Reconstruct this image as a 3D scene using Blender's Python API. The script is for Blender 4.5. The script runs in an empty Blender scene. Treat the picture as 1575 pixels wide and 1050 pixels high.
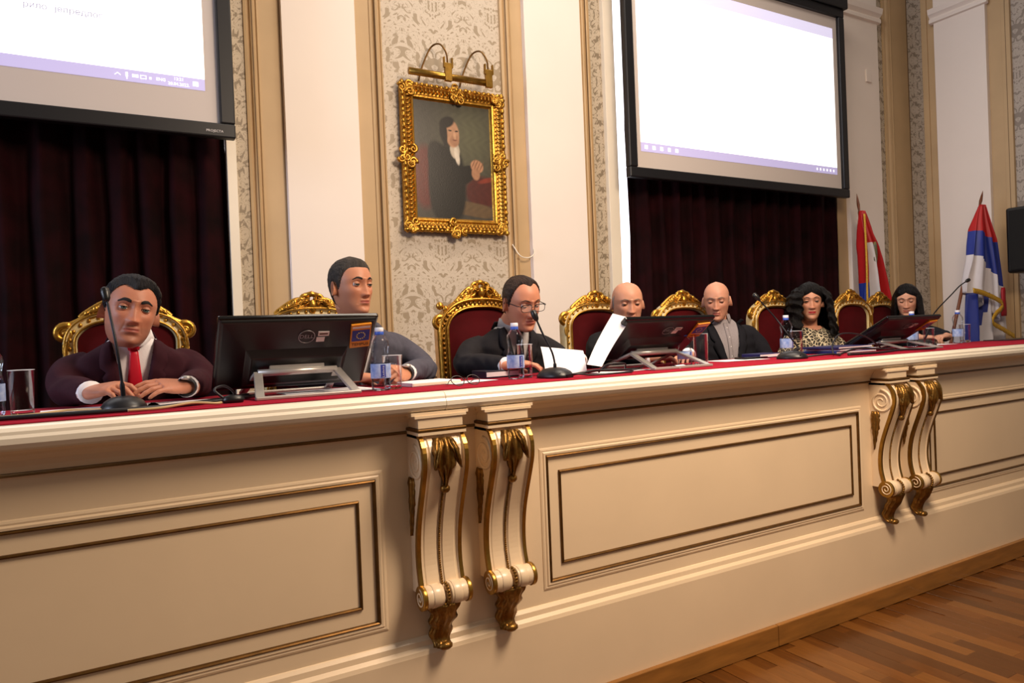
import bpy, bmesh, math, random
import numpy as np
from mathutils import Vector, Matrix, Euler
from mathutils.bvhtree import BVHTree
random.seed(7); np.random.seed(7)
PI = math.pi
SC = bpy.context.scene
COL = SC.collection
# ---------------------------------------------------------------- camera
cam_d = bpy.data.cameras.new('camera'); cam = bpy.data.objects.new('camera', cam_d); COL.objects.link(cam)
FPX, ROLL, YAW = 1100.0, math.radians(2.29), math.radians(30)
cam_d.sensor_width = 36.0; cam_d.lens = FPX/1575*36.0; cam_d.clip_start = 0.05
fwd = Vector((math.sin(YAW), math.cos(YAW), -9/FPX)).normalized()
rt = fwd.cross(Vector((0, 0, 1))).normalized(); up = rt.cross(fwd)
r2 = rt*math.cos(ROLL) - up*math.sin(ROLL); u2 = rt*math.sin(ROLL) + up*math.cos(ROLL)
cam.matrix_world = Matrix(((r2.x, u2.x, -fwd.x, 0), (r2.y, u2.y, -fwd.y, -2.2), (r2.z, u2.z, -fwd.z, 1.35), (0, 0, 0, 1)))
SC.camera = cam
# ---------------------------------------------------------------- light
W = bpy.data.worlds.new('world'); SC.world = W; W.use_nodes = True
W.node_tree.nodes['Background'].inputs[0].default_value = (1.0, 0.86, 0.74, 1)
W.node_tree.nodes['Background'].inputs[1].default_value = 0.15
def area(name, loc, target, size, power, col, sy=None):
    l = bpy.data.lights.new(name, 'AREA'); l.energy = power; l.color = col; l.size = size
    if sy: l.shape = 'RECTANGLE'; l.size_y = sy
    o = bpy.data.objects.new(name, l); COL.objects.link(o); o.location = loc
    o.rotation_euler = (Vector(target)-Vector(loc)).to_track_quat('-Z', 'Y').to_euler(); return o
area('hall_ceiling_lamp', (2.3, -1.5, 3.35), (2.1, 0.1, 0.9), 1.0, 125, (1.0, 0.78, 0.58))
area('stage_ceiling_lamp', (2.6, 0.2, 5.6), (2.6, 1.2, 1.0), 2.4, 98, (1.0, 0.86, 0.72), 1.2)
area('hall_window', (-5.5, 0.2, 3.2), (3.5, 1.4, 1.9), 2.2, 230, (0.72, 0.80, 1.0), 3.0)
SC.view_settings.view_transform = 'Standard'; SC.view_settings.look = 'None'
SC.view_settings.gamma = 1.0; SC.view_settings.use_curve_mapping = False
SC.view_settings.exposure = 0.12
# ---------------------------------------------------------------- helpers
def lin(h):
    if not isinstance(h, str): return tuple(h)[:3]
    h = h.lstrip('#'); r = []
    for i in (0, 2, 4):
        v = int(h[i:i+2], 16)/255; r.append(v/12.92 if v <= .04045 else ((v+.055)/1.055)**2.4)
    return tuple(r)
MATS = {}
def pm(name, col, rough=.5, metal=0., var=0., vscale=8., bump=0., bscale=60., sheen=0., trans=0., ior=1.45, emit=0., coat=0., col2=None, stretch=None, spec=.5, attr=None, alpha=1.):
    """procedural principled material with noise-driven colour variation and fine relief"""
    if name in MATS: return MATS[name]
    m = bpy.data.materials.new(name); m.use_nodes = True; nt = m.node_tree; N = nt.nodes; L = nt.links
    b = N['Principled BSDF']; c = lin(col)
    b.inputs['Base Color'].default_value = (*c, 1); b.inputs['Roughness'].default_value = rough; b.inputs['Metallic'].default_value = metal
    b.inputs['Specular IOR Level'].default_value = spec; b.inputs['Alpha'].default_value = alpha
    if sheen: b.inputs['Sheen Weight'].default_value = sheen; b.inputs['Sheen Roughness'].default_value = .4; b.inputs['Sheen Tint'].default_value = (*[min(1, x*4+.05) for x in c], 1)
    if trans: b.inputs['Transmission Weight'].default_value = trans; b.inputs['IOR'].default_value = ior
    if coat: b.inputs['Coat Weight'].default_value = coat; b.inputs['Coat Roughness'].default_value = .15
    if emit: b.inputs['Emission Color'].default_value = (*c, 1); b.inputs['Emission Strength'].default_value = emit
    tc = N.new('ShaderNodeTexCoord'); src = tc.outputs['Object']
    if stretch:
        mp = N.new('ShaderNodeMapping'); mp.inputs['Scale'].default_value = stretch; L.new(src, mp.inputs[0]); src = mp.outputs[0]
    if attr:
        a = N.new('ShaderNodeAttribute'); a.attribute_name = attr; L.new(a.outputs['Color'], b.inputs['Base Color'])
    elif var or col2:
        n = N.new('ShaderNodeTexNoise'); n.inputs['Scale'].default_value = vscale; n.inputs['Detail'].default_value = 4; L.new(src, n.inputs['Vector'])
        r = N.new('ShaderNodeValToRGB'); r.color_ramp.elements[0].position = .3; r.color_ramp.elements[1].position = .7
        c2 = lin(col2) if col2 else tuple(min(1, x*(1+var)) for x in c)
        c1 = c if col2 else tuple(x*(1-var) for x in c)
        r.color_ramp.elements[0].color = (*c1, 1); r.color_ramp.elements[1].color = (*c2, 1)
        L.new(n.outputs['Fac'], r.inputs[0]); L.new(r.outputs[0], b.inputs['Base Color'])
    if bump:
        n2 = N.new('ShaderNodeTexNoise'); n2.inputs['Scale'].default_value = bscale; n2.inputs['Detail'].default_value = 3; L.new(src, n2.inputs['Vector'])
        bp = N.new('ShaderNodeBump'); bp.inputs['Strength'].default_value = bump; bp.inputs['Distance'].default_value = .01
        L.new(n2.outputs['Fac'], bp.inputs['Height']); L.new(bp.outputs[0], b.inputs['Normal'])
    MATS[name] = m; return m
class MB:
    """collects shapes into one mesh"""
    def __init__(s): s.v = []; s.f = []; s.m = []; s.sm = []
    def add(s, vs, fs, mi=0, smooth=True):
        o = len(s.v); s.v += [tuple(p) for p in vs]
        for f in fs: s.f.append(tuple(i+o for i in f)); s.m.append(mi); s.sm.append(smooth)
        return s
    def box(s, x0, x1, y0, y1, z0, z1, mi=0):
        v = [(x, y, z) for x in (x0, x1) for y in (y0, y1) for z in (z0, z1)]
        return s.add(v, [(0, 1, 3, 2), (4, 6, 7, 5), (0, 4, 5, 1), (2, 3, 7, 6), (0, 2, 6, 4), (1, 5, 7, 3)], mi, False)
    def loft(s, rings, closed=True, cap=True, mi=0, smooth=True):
        n = len(rings[0]); vs = [p for r in rings for p in r]; fs = []
        for i in range(len(rings)-1):
            for j in range(n if closed else n-1):
                k = (j+1) % n; fs.append((i*n+j, i*n+k, (i+1)*n+k, (i+1)*n+j))
        if cap and closed:
            fs.append(tuple(range(n-1, -1, -1))); fs.append(tuple((len(rings)-1)*n+j for j in range(n)))
        return s.add(vs, fs, mi, smooth)
    def tube(s, pts, rad, n=8, mi=0, cap=True, flat=1.0):
        pts = [Vector(p) for p in pts]; m = len(pts)
        if not hasattr(rad, '__len__'): rad = [rad]*m
        rings = []; ref = None
        for i, p in enumerate(pts):
            t = (pts[min(i+1, m-1)]-pts[max(i-1, 0)]).normalized()
            if ref is None:
                ref = t.orthogonal().normalized() if abs(t.z) > .9 else t.cross(Vector((0, 0, 1))).normalized()
            ref = (ref - t*ref.dot(t))
            ref = ref.normalized() if ref.length > 1e-6 else t.orthogonal().normalized()
            b = t.cross(ref)
            rings.append([p + (ref*math.cos(2*PI*j/n) + b*math.sin(2*PI*j/n)*flat)*rad[i] for j in range(n)])
        return s.loft(rings, True, cap, mi)
    def lathe(s, prof, c=(0, 0, 0), n=24, mi=0, cap=True):
        rings = [[(c[0]+r*math.cos(2*PI*j/n), c[1]+r*math.sin(2*PI*j/n), c[2]+z) for j in range(n)] for r, z in prof]
        return s.loft(rings, True, cap, mi)
    def ball(s, c, r, mi=0, n=10, sc=(1, 1, 1)):
        k = max(5, n//2+1)
        rings = [[(c[0]+sc[0]*r*math.sin(PI*max(.02, min(.98, i/(k-1))))*math.cos(2*PI*j/n), c[1]+sc[1]*r*math.sin(PI*max(.02, min(.98, i/(k-1))))*math.sin(2*PI*j/n), c[2]-sc[2]*r*math.cos(PI*i/(k-1))) for j in range(n)] for i in range(k)]
        return s.loft(rings, True, True, mi)
    def sheet(s, grid, mi=0, smooth=True):
        return s.loft(grid, False, False, mi, smooth)
    def xf(s, M, start=0):
        for i in range(start, len(s.v)): s.v[i] = tuple(M @ Vector(s.v[i]))
        return s
    def mesh(s, name='m'):
        me = bpy.data.meshes.new(name); me.from_pydata(s.v, [], s.f)
        me.polygons.foreach_set('material_index', s.m); me.polygons.foreach_set('use_smooth', s.sm); me.update(); return me
    def build(s, name, mats, parent=None, bevel=0., local=False, solid=0., fix=True, sub=0):
        me = s.mesh(name)
        if fix:
            bm = bmesh.new(); bm.from_mesh(me); bmesh.ops.recalc_face_normals(bm, faces=bm.faces); bm.to_mesh(me); bm.free()
        for m in (mats if isinstance(mats, (list, tuple)) else [mats]): me.materials.append(m)
        o = bpy.data.objects.new(name, me); COL.objects.link(o)
        if parent: setpar(o, parent, local)
        if solid: md = o.modifiers.new('s', 'SOLIDIFY'); md.thickness = solid; md.offset = 0
        if bevel: md = o.modifiers.new('b', 'BEVEL'); md.width = bevel; md.segments = 2; md.limit_method = 'ANGLE'; md.angle_limit = math.radians(40)
        if sub: md = o.modifiers.new('u', 'SUBSURF'); md.levels = sub; md.render_levels = sub
        return o
def wmat(o):
    m = Matrix.Translation(o.location) @ o.rotation_euler.to_matrix().to_4x4()
    return (wmat(o.parent) @ o.matrix_parent_inverse @ m) if o.parent else m
def setpar(o, p, local=False):
    o.parent = p
    if not local: o.matrix_parent_inverse = wmat(p).inverted()
def tag(o, label, cat, group=None):
    o['label'] = label; o['category'] = cat
    if group: o['group'] = group
    return o
def thing(name, label, cat, loc=(0, 0, 0), rz=0., group=None):
    o = bpy.data.objects.new(name, None); COL.objects.link(o); o.location = loc; o.rotation_euler = (0, 0, rz); o.empty_display_size = .1
    return tag(o, label, cat, group)
def struct(o): o['kind'] = 'structure'; return o
def copy_tree(o, parent=None):
    c = o.copy(); COL.objects.link(c)
    if parent: c.parent = parent
    for ch in o.children: copy_tree(ch, c)
    return c
def textmesh(txt, size, name, mat, M, parent=None, extrude=.0003):
    cu = bpy.data.curves.new('t', 'FONT'); cu.body = txt; cu.size = size; cu.align_x = 'CENTER'; cu.align_y = 'CENTER'; cu.extrude = extrude; cu.resolution_u = 2
    o = bpy.data.objects.new('t', cu); COL.objects.link(o)
    dg = bpy.context.evaluated_depsgraph_get(); me = bpy.data.meshes.new_from_object(o.evaluated_get(dg)); bpy.data.objects.remove(o)
    me.transform(M); me.materials.clear(); me.materials.append(mat)
    for p in me.polygons: p.material_index = 0
    t = bpy.data.objects.new(name, me); COL.objects.link(t)
    if parent: setpar(t, parent)
    return t
def smooth_interp(xs, ys):
    """monotone-ish cubic (Catmull-Rom) interpolation"""
    xs = list(xs); ys = list(ys)
    def f(x):
        if x <= xs[0]: return ys[0]
        if x >= xs[-1]: return ys[-1]
        i = max(k for k in range(len(xs)-1) if xs[k] <= x)
        h = xs[i+1]-xs[i]; t = (x-xs[i])/h
        m0 = (ys[i+1]-ys[i-1])/(xs[i+1]-xs[i-1]) if i > 0 else (ys[1]-ys[0])/h
        m1 = (ys[i+2]-ys[i])/(xs[i+2]-xs[i]) if i+2 < len(xs) else (ys[-1]-ys[-2])/h
        return (2*t**3-3*t*t+1)*ys[i]+(t**3-2*t*t+t)*h*m0+(-2*t**3+3*t*t)*ys[i+1]+(t**3-t*t)*h*m1
    return f
def spline(pts, n=8):
    """dense Catmull-Rom polyline through pts"""
    P = [Vector(p) for p in pts]; out = []
    for i in range(len(P)-1):
        p0 = P[max(i-1, 0)]; p1 = P[i]; p2 = P[i+1]; p3 = P[min(i+2, len(P)-1)]
        for k in range(n):
            t = k/n
            out.append(.5*((2*p1)+(p2-p0)*t+(2*p0-5*p1+4*p2-p3)*t*t+(3*p1-p0-3*p2+p3)*t**3))
    out.append(P[-1]); return out
def spiral(c, r0, turns, ax1, ax2, n=28, start=0., r1=.15):
    a1 = Vector(ax1); a2 = Vector(ax2); c = Vector(c)
    return [c+(a1*math.cos(start+turns*2*PI*i/n)+a2*math.sin(start+turns*2*PI*i/n))*r0*(1-(1-r1)*i/n) for i in range(n+1)]
def leaf(mb, path, width, nrm, side, lobes=5, depth=.012, nu=13, mi=0, tip=.15):
    """acanthus leaf laid along path; nrm(v)= outward normal, side = lateral axis"""
    path = [Vector(p) for p in path]; side = Vector(side); m = len(path); grid = []
    for i, p in enumerate(path):
        v = i/(m-1); n = Vector(nrm(v)) if callable(nrm) else Vector(nrm)
        w = width*(math.sin(PI*min(1, (v*.85+.15)))**.6)*(1-(1-tip)*v)*(1+.22*abs(math.sin(lobes*PI*v))-.1)
        row = []
        for j in range(nu):
            u = -1+2*j/(nu-1)
            h = depth*(.55*(1-u*u)+.35*math.cos(u*3*PI+v*2)+.25*math.cos(u*7+lobes*PI*v)*abs(u))-.25*depth*abs(u)
            row.append(p+side*(u*w)+n*h-Vector((0, 0, 1))*abs(u)*w*.25*math.sin(lobes*PI*v))
        grid.append(row)
    mb.sheet(grid, mi); return mb
# ---------------------------------------------------------------- materials
cream = pm('cream_paint', '#ecd3b0', .38, var=.03, vscale=3, bump=.03, bscale=25, coat=.25)
topm = pm('cream_stone_edge', '#efe4d0', .3, var=.03, vscale=5, coat=.3)
goldline = pm('dark_gilding', '#6a4a20', .38, .75, var=.25, vscale=30)
brass = pm('old_brass', '#a67f38', .3, .9, var=.25, vscale=25, bump=.05)
gold = pm('bright_gilding', '#c08f3a', .33, .88, var=.3, vscale=22, bump=.15, bscale=90)
leafgold = pm('dark_leaf_gilding', '#85602a', .36, .8, var=.35, vscale=40, bump=.2, bscale=120)
white = pm('white_plaster', '#f1e6dd', .75, var=.02, vscale=2, bump=.04, bscale=12)
beige = pm('beige_painted_wood', '#bfa27a', .55, var=.05, vscale=4)
beige_d = pm('dark_moulding_line', '#6d5334', .6, var=.1)  # dark brown of the thin strips on the mouldings and at the corner
velvet = pm('burgundy_velvet', '#1c0205', .85, sheen=.04, var=.6, spec=.12, vscale=6)
redvelvet = pm('red_chair_velvet', '#45040a', .85, spec=.15, sheen=.05, var=.15, vscale=12, bump=.05, bscale=300)
cloth_red = pm('red_table_felt', '#96122a', .9, spec=.15, var=.08, vscale=30, bump=.1, bscale=600)
black = pm('black_plastic', '#0d0c0d', .38, var=.1, bump=.03, bscale=300)
blackgl = pm('glossy_black_plastic', '#0b090a', .16, var=.05)
silver = pm('satin_aluminium', '#bdb8b2', .35, .55, var=.05, vscale=40)
paper = pm('white_paper', '#eceaf0', .8, var=.02)
floorwood = pm('oak_floor', '#5a320c', .32, var=.25, vscale=5, stretch=(14, 1.2, 1), coat=.2)
kickwood = pm('oak_skirting', '#96642b', .35, var=.18, vscale=4, stretch=(1.5, 12, 12), coat=.2)
def damask(name, c1, c2, px=.44, pz=.80, sc=9., axis='X'):
    m = bpy.data.materials.new(name); m.use_nodes = True; N = m.node_tree.nodes; L = m.node_tree.links; b = N['Principled BSDF']
    b.inputs['Roughness'].default_value = .55
    tc = N.new('ShaderNodeTexCoord'); sx = N.new('ShaderNodeSeparateXYZ'); L.new(tc.outputs['Object'], sx.inputs[0])
    def ma(op, a, bb=None, c=None):
        n = N.new('ShaderNodeMath'); n.operation = op
        for i, q in enumerate((a, bb, c)):
            if q is None: continue
            if isinstance(q, (int, float)): n.inputs[i].default_value = q
            else: L.new(q, n.inputs[i])
        return n.outputs[0]
    X = sx.outputs[axis]; Z = sx.outputs['Z']
    u = ma('PINGPONG', X, px/2); v = ma('PINGPONG', ma('ADD', Z, ma('MULTIPLY', u, .35)), pz/2)
    cb = N.new('ShaderNodeCombineXYZ'); L.new(u, cb.inputs[0]); L.new(v, cb.inputs[1])
    def noise(scale, dist, off):
        mp = N.new('ShaderNodeMapping'); mp.inputs['Location'].default_value = off; L.new(cb.outputs[0], mp.inputs[0])
        n = N.new('ShaderNodeTexNoise'); n.inputs['Scale'].default_value = scale; n.inputs['Detail'].default_value = 1.; n.inputs['Distortion'].default_value = dist; L.new(mp.outputs[0], n.inputs['Vector']); return n.outputs['Fac']
    n1 = noise(sc*1.7, 1.6, (3.1, 1.7, 0)); n2 = noise(sc*2.6, 1.2, (7.3, 4.1, 2))
    ridge_ = ma('ABSOLUTE', ma('SUBTRACT', n2, .5))
    s = ma('MAXIMUM', n1, ma('SUBTRACT', .62, ma('MULTIPLY', ridge_, 2.6)))
    r = N.new('ShaderNodeValToRGB'); r.color_ramp.elements[0].position = .565; r.color_ramp.elements[1].position = .60
    r.color_ramp.elements[0].color = (*lin(c1), 1); r.color_ramp.elements[1].color = (*lin(c2), 1)
    L.new(s, r.inputs[0]); L.new(r.outputs[0], b.inputs['Base Color'])
    rr = ma('ADD', ma('MULTIPLY', s, -.25), .65); L.new(rr, b.inputs['Roughness'])
    bp = N.new('ShaderNodeBump'); bp.inputs['Strength'].default_value = .15; bp.inputs['Distance'].default_value = .004; L.new(s, bp.inputs['Height']); L.new(bp.outputs[0], b.inputs['Normal'])
    return m
wallpaper = damask('damask_wallpaper', '#cabdac', '#a09079')
stripm = damask('damask_border', '#bdae98', '#857661', .26, .5, 11)
stripY = damask('damask_border_side_dim', '#a99c8c', '#7b6f60', .26, .5, 11, 'Y')  # border copy for the side wall, its dimmer bluish light put into the colours
wallpY = damask('damask_wallpaper_side_dim', '#b3a89c', '#8b8075', .44, .8, 9, 'Y')  # same wallpaper, toned darker and cooler to paint in the side wall's light
# ---------------------------------------------------------------- setting: floor, podium, walls
WY = 2.1; FZ = -.06; PZ = .43; RX = 7.3
fl = struct(MB().box(-6, 12, -7, .05, FZ-.12, FZ-.02).build('floor', pm('floor_bed', '#5d3d18', .6)))
pl = MB().box(-.0349, .0349, -.2499, .2499, -.006, .006); pm0 = pl.mesh('plank')
bmx = bmesh.new(); bmx.from_mesh(pm0); bmesh.ops.recalc_face_normals(bmx, faces=bmx.faces); bmesh.ops.bevel(bmx, geom=bmx.edges[:], offset=.0012, segments=1, affect='EDGES'); bmx.to_mesh(pm0); bmx.free()
tones = [pm('oak_plank_%d' % i, c, .3, var=.14, vscale=4, stretch=(16, 2, 1), coat=.2) for i, c in enumerate(('#663a10', '#5a320c', '#704418', '#4e2b0a'))]
for t in tones:
    pass
pms = []
for t in tones:
    mm = pm0.copy(); mm.materials.append(t); pms.append(mm)
npl = 0
for c in range(75):
    x = 1.3+.07*c
    for k in range(5):
        y = -.06-.25+((c*.193) % .5)-.5*k
        if y > -.3: y = None if y > -.06 else y
        if y is None or y-.25 < -2.2 or x < 1.45-(y+.1)*.5-.15 or x > 1.75-(y+.1)*.2+4.2: continue
        if y+.25 > -.05: y -= (y+.25+.052)*.5
        if npl >= 295: continue
        o = bpy.data.objects.new('plank', random.choice(pms)); COL.objects.link(o); o.location = (x, y, FZ-.006); setpar(o, fl); npl += 1
rest = MB()
rest.box(-6, 12, -7, -.03, FZ-.02, FZ-.0035)
o = rest.build('plank_field', floorwood, fl); o['kind'] = 'stuff'
struct(MB().box(-3, RX, .06, WY+.5, FZ, PZ).build('floor_podium', pm('podium_carpet', '#5b1a20', .9, var=.1)))
# back wall built as bays around two curtained window openings
def wallbox(name, x0, x1, z0=PZ, z1=5.2, y0=WY, y1=WY+.35, m=None): return struct(MB().box(x0, x1, y0, y1, z0, z1).build(name, m or white))
wb = struct(MB().box(.66, 3.44, WY, WY+.3, PZ, 5.4).build('wall_back', wallpaper))
struct(MB().box(6.06, RX+.3, WY, WY+.3, PZ, 5.4).build('wall_back_corner', white))
struct(MB().box(-3, .66, WY, WY+.3, 4.6, 5.4).build('wall_back_lintel', white))
struct(MB().box(3.44, 6.06, WY, WY+.3, 4.6, 5.4).build('wall_back_lintel_right', white))
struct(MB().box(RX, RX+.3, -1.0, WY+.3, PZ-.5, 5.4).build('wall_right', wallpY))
def vtrim(n, x0, x1, prof, mat, z0=PZ, z1=5.3):
    """vertical moulding: prof = [(fraction across, protrusion)]"""
    g = [[(x0+(x1-x0)*f, WY-p, z) for f, p in prof] for z in (z0, z1)]
    return struct(MB().sheet(g, 0, False).build('trim_%d' % n, mat))
def vbox(n, x0, x1, d, mat, z0=PZ, z1=5.3, d0=0.): return struct(MB().box(x0, x1, WY-d, WY-d0, z0, z1).build('trim_%d' % n, mat, bevel=.002))
tn = [0]
def T_(): tn[0] += 1; return tn[0]
def bay_left_to_right(x_jamb, x_strip, x_m, x_b, x_w0, x_w1): pass
ridge = [(0, 0), (0, .022), (.18, .026), (.3, .012), (.36, .012), (.45, .03), (.62, .034), (.75, .018), (.82, .018), (.9, .028), (1, .024), (1, 0)]
# left pier: jamb, border strip, mouldings, beige stile, white pilaster
vbox(T_(), .66, .712, .05, topm)
vbox(T_(), .712, .785, .012, stripm)
vtrim(T_(), .785, .865, ridge, beige); vbox(T_(), .826, .832, .0345, beige_d)
vbox(T_(), .865, .99, .016, beige)
vbox(T_(), .99, 1.432, .055, white)
vbox(T_(), 1.432, 1.535, .016, beige); vtrim(T_(), 1.535, 1.612, ridge, beige); vbox(T_(), 1.566, 1.571, .0345, beige_d)
# right of the portrait
vtrim(T_(), 2.475, 2.56, ridge, beige); vbox(T_(), 2.512, 2.517, .0345, beige_d); vbox(T_(), 2.56, 2.65, .016, beige)
vbox(T_(), 2.65, 3.13, .055, white)
vbox(T_(), 3.13, 3.165, .016, beige); vtrim(T_(), 3.165, 3.235, ridge, beige); vbox(T_(), 3.195, 3.2, .0345, beige_d)
vbox(T_(), 3.235, 3.345, .012, stripm); vbox(T_(), 3.345, 3.44, .05, topm)
# dado rail under the wallpaper bay
struct(MB().loft([[(x, WY-p, z) for p, z in ((0, 1.10), (.03, 1.105), (.035, 1.125), (.02, 1.135), (.03, 1.15), (.034, 1.165), (.012, 1.18), (0, 1.185))] for x in (1.612, 2.475)], True, True, 0, False).build('trim_%d' % T_(), beige))
struct(MB().box(1.612, 2.475, WY-.012, WY, PZ, 1.10).build('trim_%d' % T_(), beige))
# beyond the right curtain: beige jamb, white pilaster, border, stile, corner, side wall strips
vbox(T_(), 6.06, 6.2, .02, beige); vbox(T_(), 6.2, 6.715, .06, white)
vbox(T_(), 6.715, 6.86, .012, stripm); vtrim(T_(), 6.86, 7.0, ridge, beige); vbox(T_(), 7.0, 7.28, .016, beige); vbox(T_(), 7.285, 7.295, .02, beige_d)
struct(MB().loft([[(x, WY-p, z) for p, z in ((.05, 4.25), (.085, 4.26), (.085, 4.29), (.07, 4.31), (.1, 4.34), (.11, 4.39), (.05, 4.39))] for x in (6.17, 6.745)], True, True, 0, False).build('trim_%d' % T_(), white))
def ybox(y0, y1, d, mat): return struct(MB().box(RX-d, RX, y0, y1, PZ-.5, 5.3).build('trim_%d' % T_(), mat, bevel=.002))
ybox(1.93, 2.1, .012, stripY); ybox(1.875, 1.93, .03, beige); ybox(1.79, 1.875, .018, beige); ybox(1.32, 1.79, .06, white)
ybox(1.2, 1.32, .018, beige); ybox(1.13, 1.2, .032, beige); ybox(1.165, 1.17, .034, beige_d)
struct(MB().loft([[(RX-p, y, z) for p, z in ((.05, 4.25), (.085, 4.26), (.085, 4.29), (.07, 4.31), (.1, 4.34), (.11, 4.39), (.05, 4.39))] for y in (1.29, 1.82)], True, True, 0, False).build('trim_%d' % T_(), white))
# windows behind the curtains, daylight showing past the right curtain's edge
wglow = pm('daylit_sheer', '#f4f4ff', .8, emit=2.2)
for i, (a, b) in enumerate(((-2.6, .66), (3.44, 6.06))):
    struct(MB().box(a, b, WY+.22, WY+.25, .9, 4.6).build('window_%d' % (i+1), wglow))
    struct(MB().box(a, b, WY+.05, WY+.3, PZ, .9).build('wall_back_sill_%d' % (i+1), white))
def curtain(name, x0, x1, z0, z1, y, label, seed):
    rnd = random.Random(seed); n = int((x1-x0)/.012); xs = [x0+(x1-x0)*i/n for i in range(n+1)]
    ph = [rnd.uniform(0, 6) for _ in range(4)]
    def d(x, t): return .035*math.sin(x*38+ph[0]+1.4*math.sin(x*5+ph[1]))+.016*math.sin(x*83+ph[2])*t+.012*math.sin(x*17+ph[3])
    g = [[(x+.01*math.sin(x*31+zz*2), y+d(x, t)*(.75+.35*t), z0+(z1-z0)*(1-t)) for x in xs] for t, zz in [(k/10, k) for k in range(11)]]
    o = MB().sheet(g).build(name, velvet, solid=.004, fix=False); return tag(o, label, 'curtain', None)
curtain('velvet_curtain', -2.4, .665, PZ+.02, 4.5, WY-.02, 'dark burgundy velvet curtain behind the person in the burgundy suit', 1)
curtain('velvet_curtain', 3.53, 6.09, PZ+.02, 4.5, WY-.03, 'dark burgundy velvet curtain behind the person in the open-collared grey shirt', 5)
# ---------------------------------------------------------------- the long panelled bench
bench = thing('panelled_bench', 'long cream panelled podium bench with gilded scroll corbels', 'bench', (2.2, .3, FZ))
BX0, BX1 = -1.6, 6.9
PC = lambda mb, name, mat, **k: mb.build(name, mat, bench, **k)
PC(MB().box(BX0, BX1, 0, .06, .3, 1.13), 'front_board', cream)
PC(MB().box(BX0, BX1, .06, .45, 1.10, 1.172), 'desk_top', cream)
# edge slabs with rounded nosing, seams where they butt
nose = [(-.02, 1.118), (-.085, 1.118), (-.098, 1.124), (-.106, 1.136), (-.106, 1.15), (-.101, 1.158), (-.1, 1.166), (-.092, 1.175), (-.08, 1.179), (-.02, 1.179)]
for a, b in ((BX0, .957), (.959, 3.449), (3.451, BX1)):
    PC(MB().loft([[(x, y, z) for y, z in nose] for x in (a, b)], True, True, 0, False), 'edge_slab', topm)
# cornice cove below the slab, frieze and gilded line
cove = [(0, 1.045), (-.012, 1.045), (-.014, 1.07), (-.02, 1.085), (-.034, 1.1), (-.05, 1.108), (-.06, 1.118), (0, 1.118)]
PC(MB().loft([[(x, y, z) for y, z in cove] for x in (BX0, BX1)], True, True, 0, False), 'cornice', cream)
PC(MB().tube([(BX0, -.012, 1.05), (BX1, -.012, 1.05)], .0055, 8), 'gilded_line', goldline)
def rect_mould(x0, x1, z0, z1, prof):
    rings = []
    for d, h in prof:
        rings.append([(x0+d, -h, z0+d), (x1-d, -h, z0+d), (x1-d, -h, z1-d), (x0+d, -h, z1-d)])
    m = MB()
    for i in range(len(rings)-1):
        m.loft([rings[i], rings[i+1]], True, False, 0, False)
    return m
for x0, x1 in ((-1.08, .749), (1.383, 3.216), (3.80, 5.63)):
    PC(rect_mould(x0-.022, x1+.022, .421, .937, [(0, 0), (.003, .003), (.009, .005), (.014, .004), (.019, .008), (.026, .007), (.028, 0)]), 'panel_moulding', cream)
    PC(rect_mould(x0, x1, .443, .915, [(.005, 0), (.006, .009), (.010, .012), (.0135, .009), (.015, 0)]), 'gilded_frame', goldline)
    PC(rect_mould(x0+.06, x1-.06, .506, .85, [(0, 0), (.001, .006), (.005, .0085), (.009, .006), (.01, 0)]), 'gilded_frame', goldline)
base = [(0, .3), (-.03, .3), (-.03, .322), (-.026, .335), (-.014, .345), (-.012, .362), (-.004, .372), (0, .374)]
PC(MB().loft([[(x, y, z) for y, z in base] for x in (BX0, BX1)], True, True, 0, False), 'base_moulding', cream)
PC(MB().box(BX0, BX1, -.03, .06, FZ, .3), 'plinth', cream)
for a, b in ((BX0, .2), (.203, 2.53), (2.533, 4.9), (4.903, BX1)):
    PC(MB().box(a, b, -.052, -.03, FZ, FZ+.093), 'skirting_board', kickwood, bevel=.003)
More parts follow.
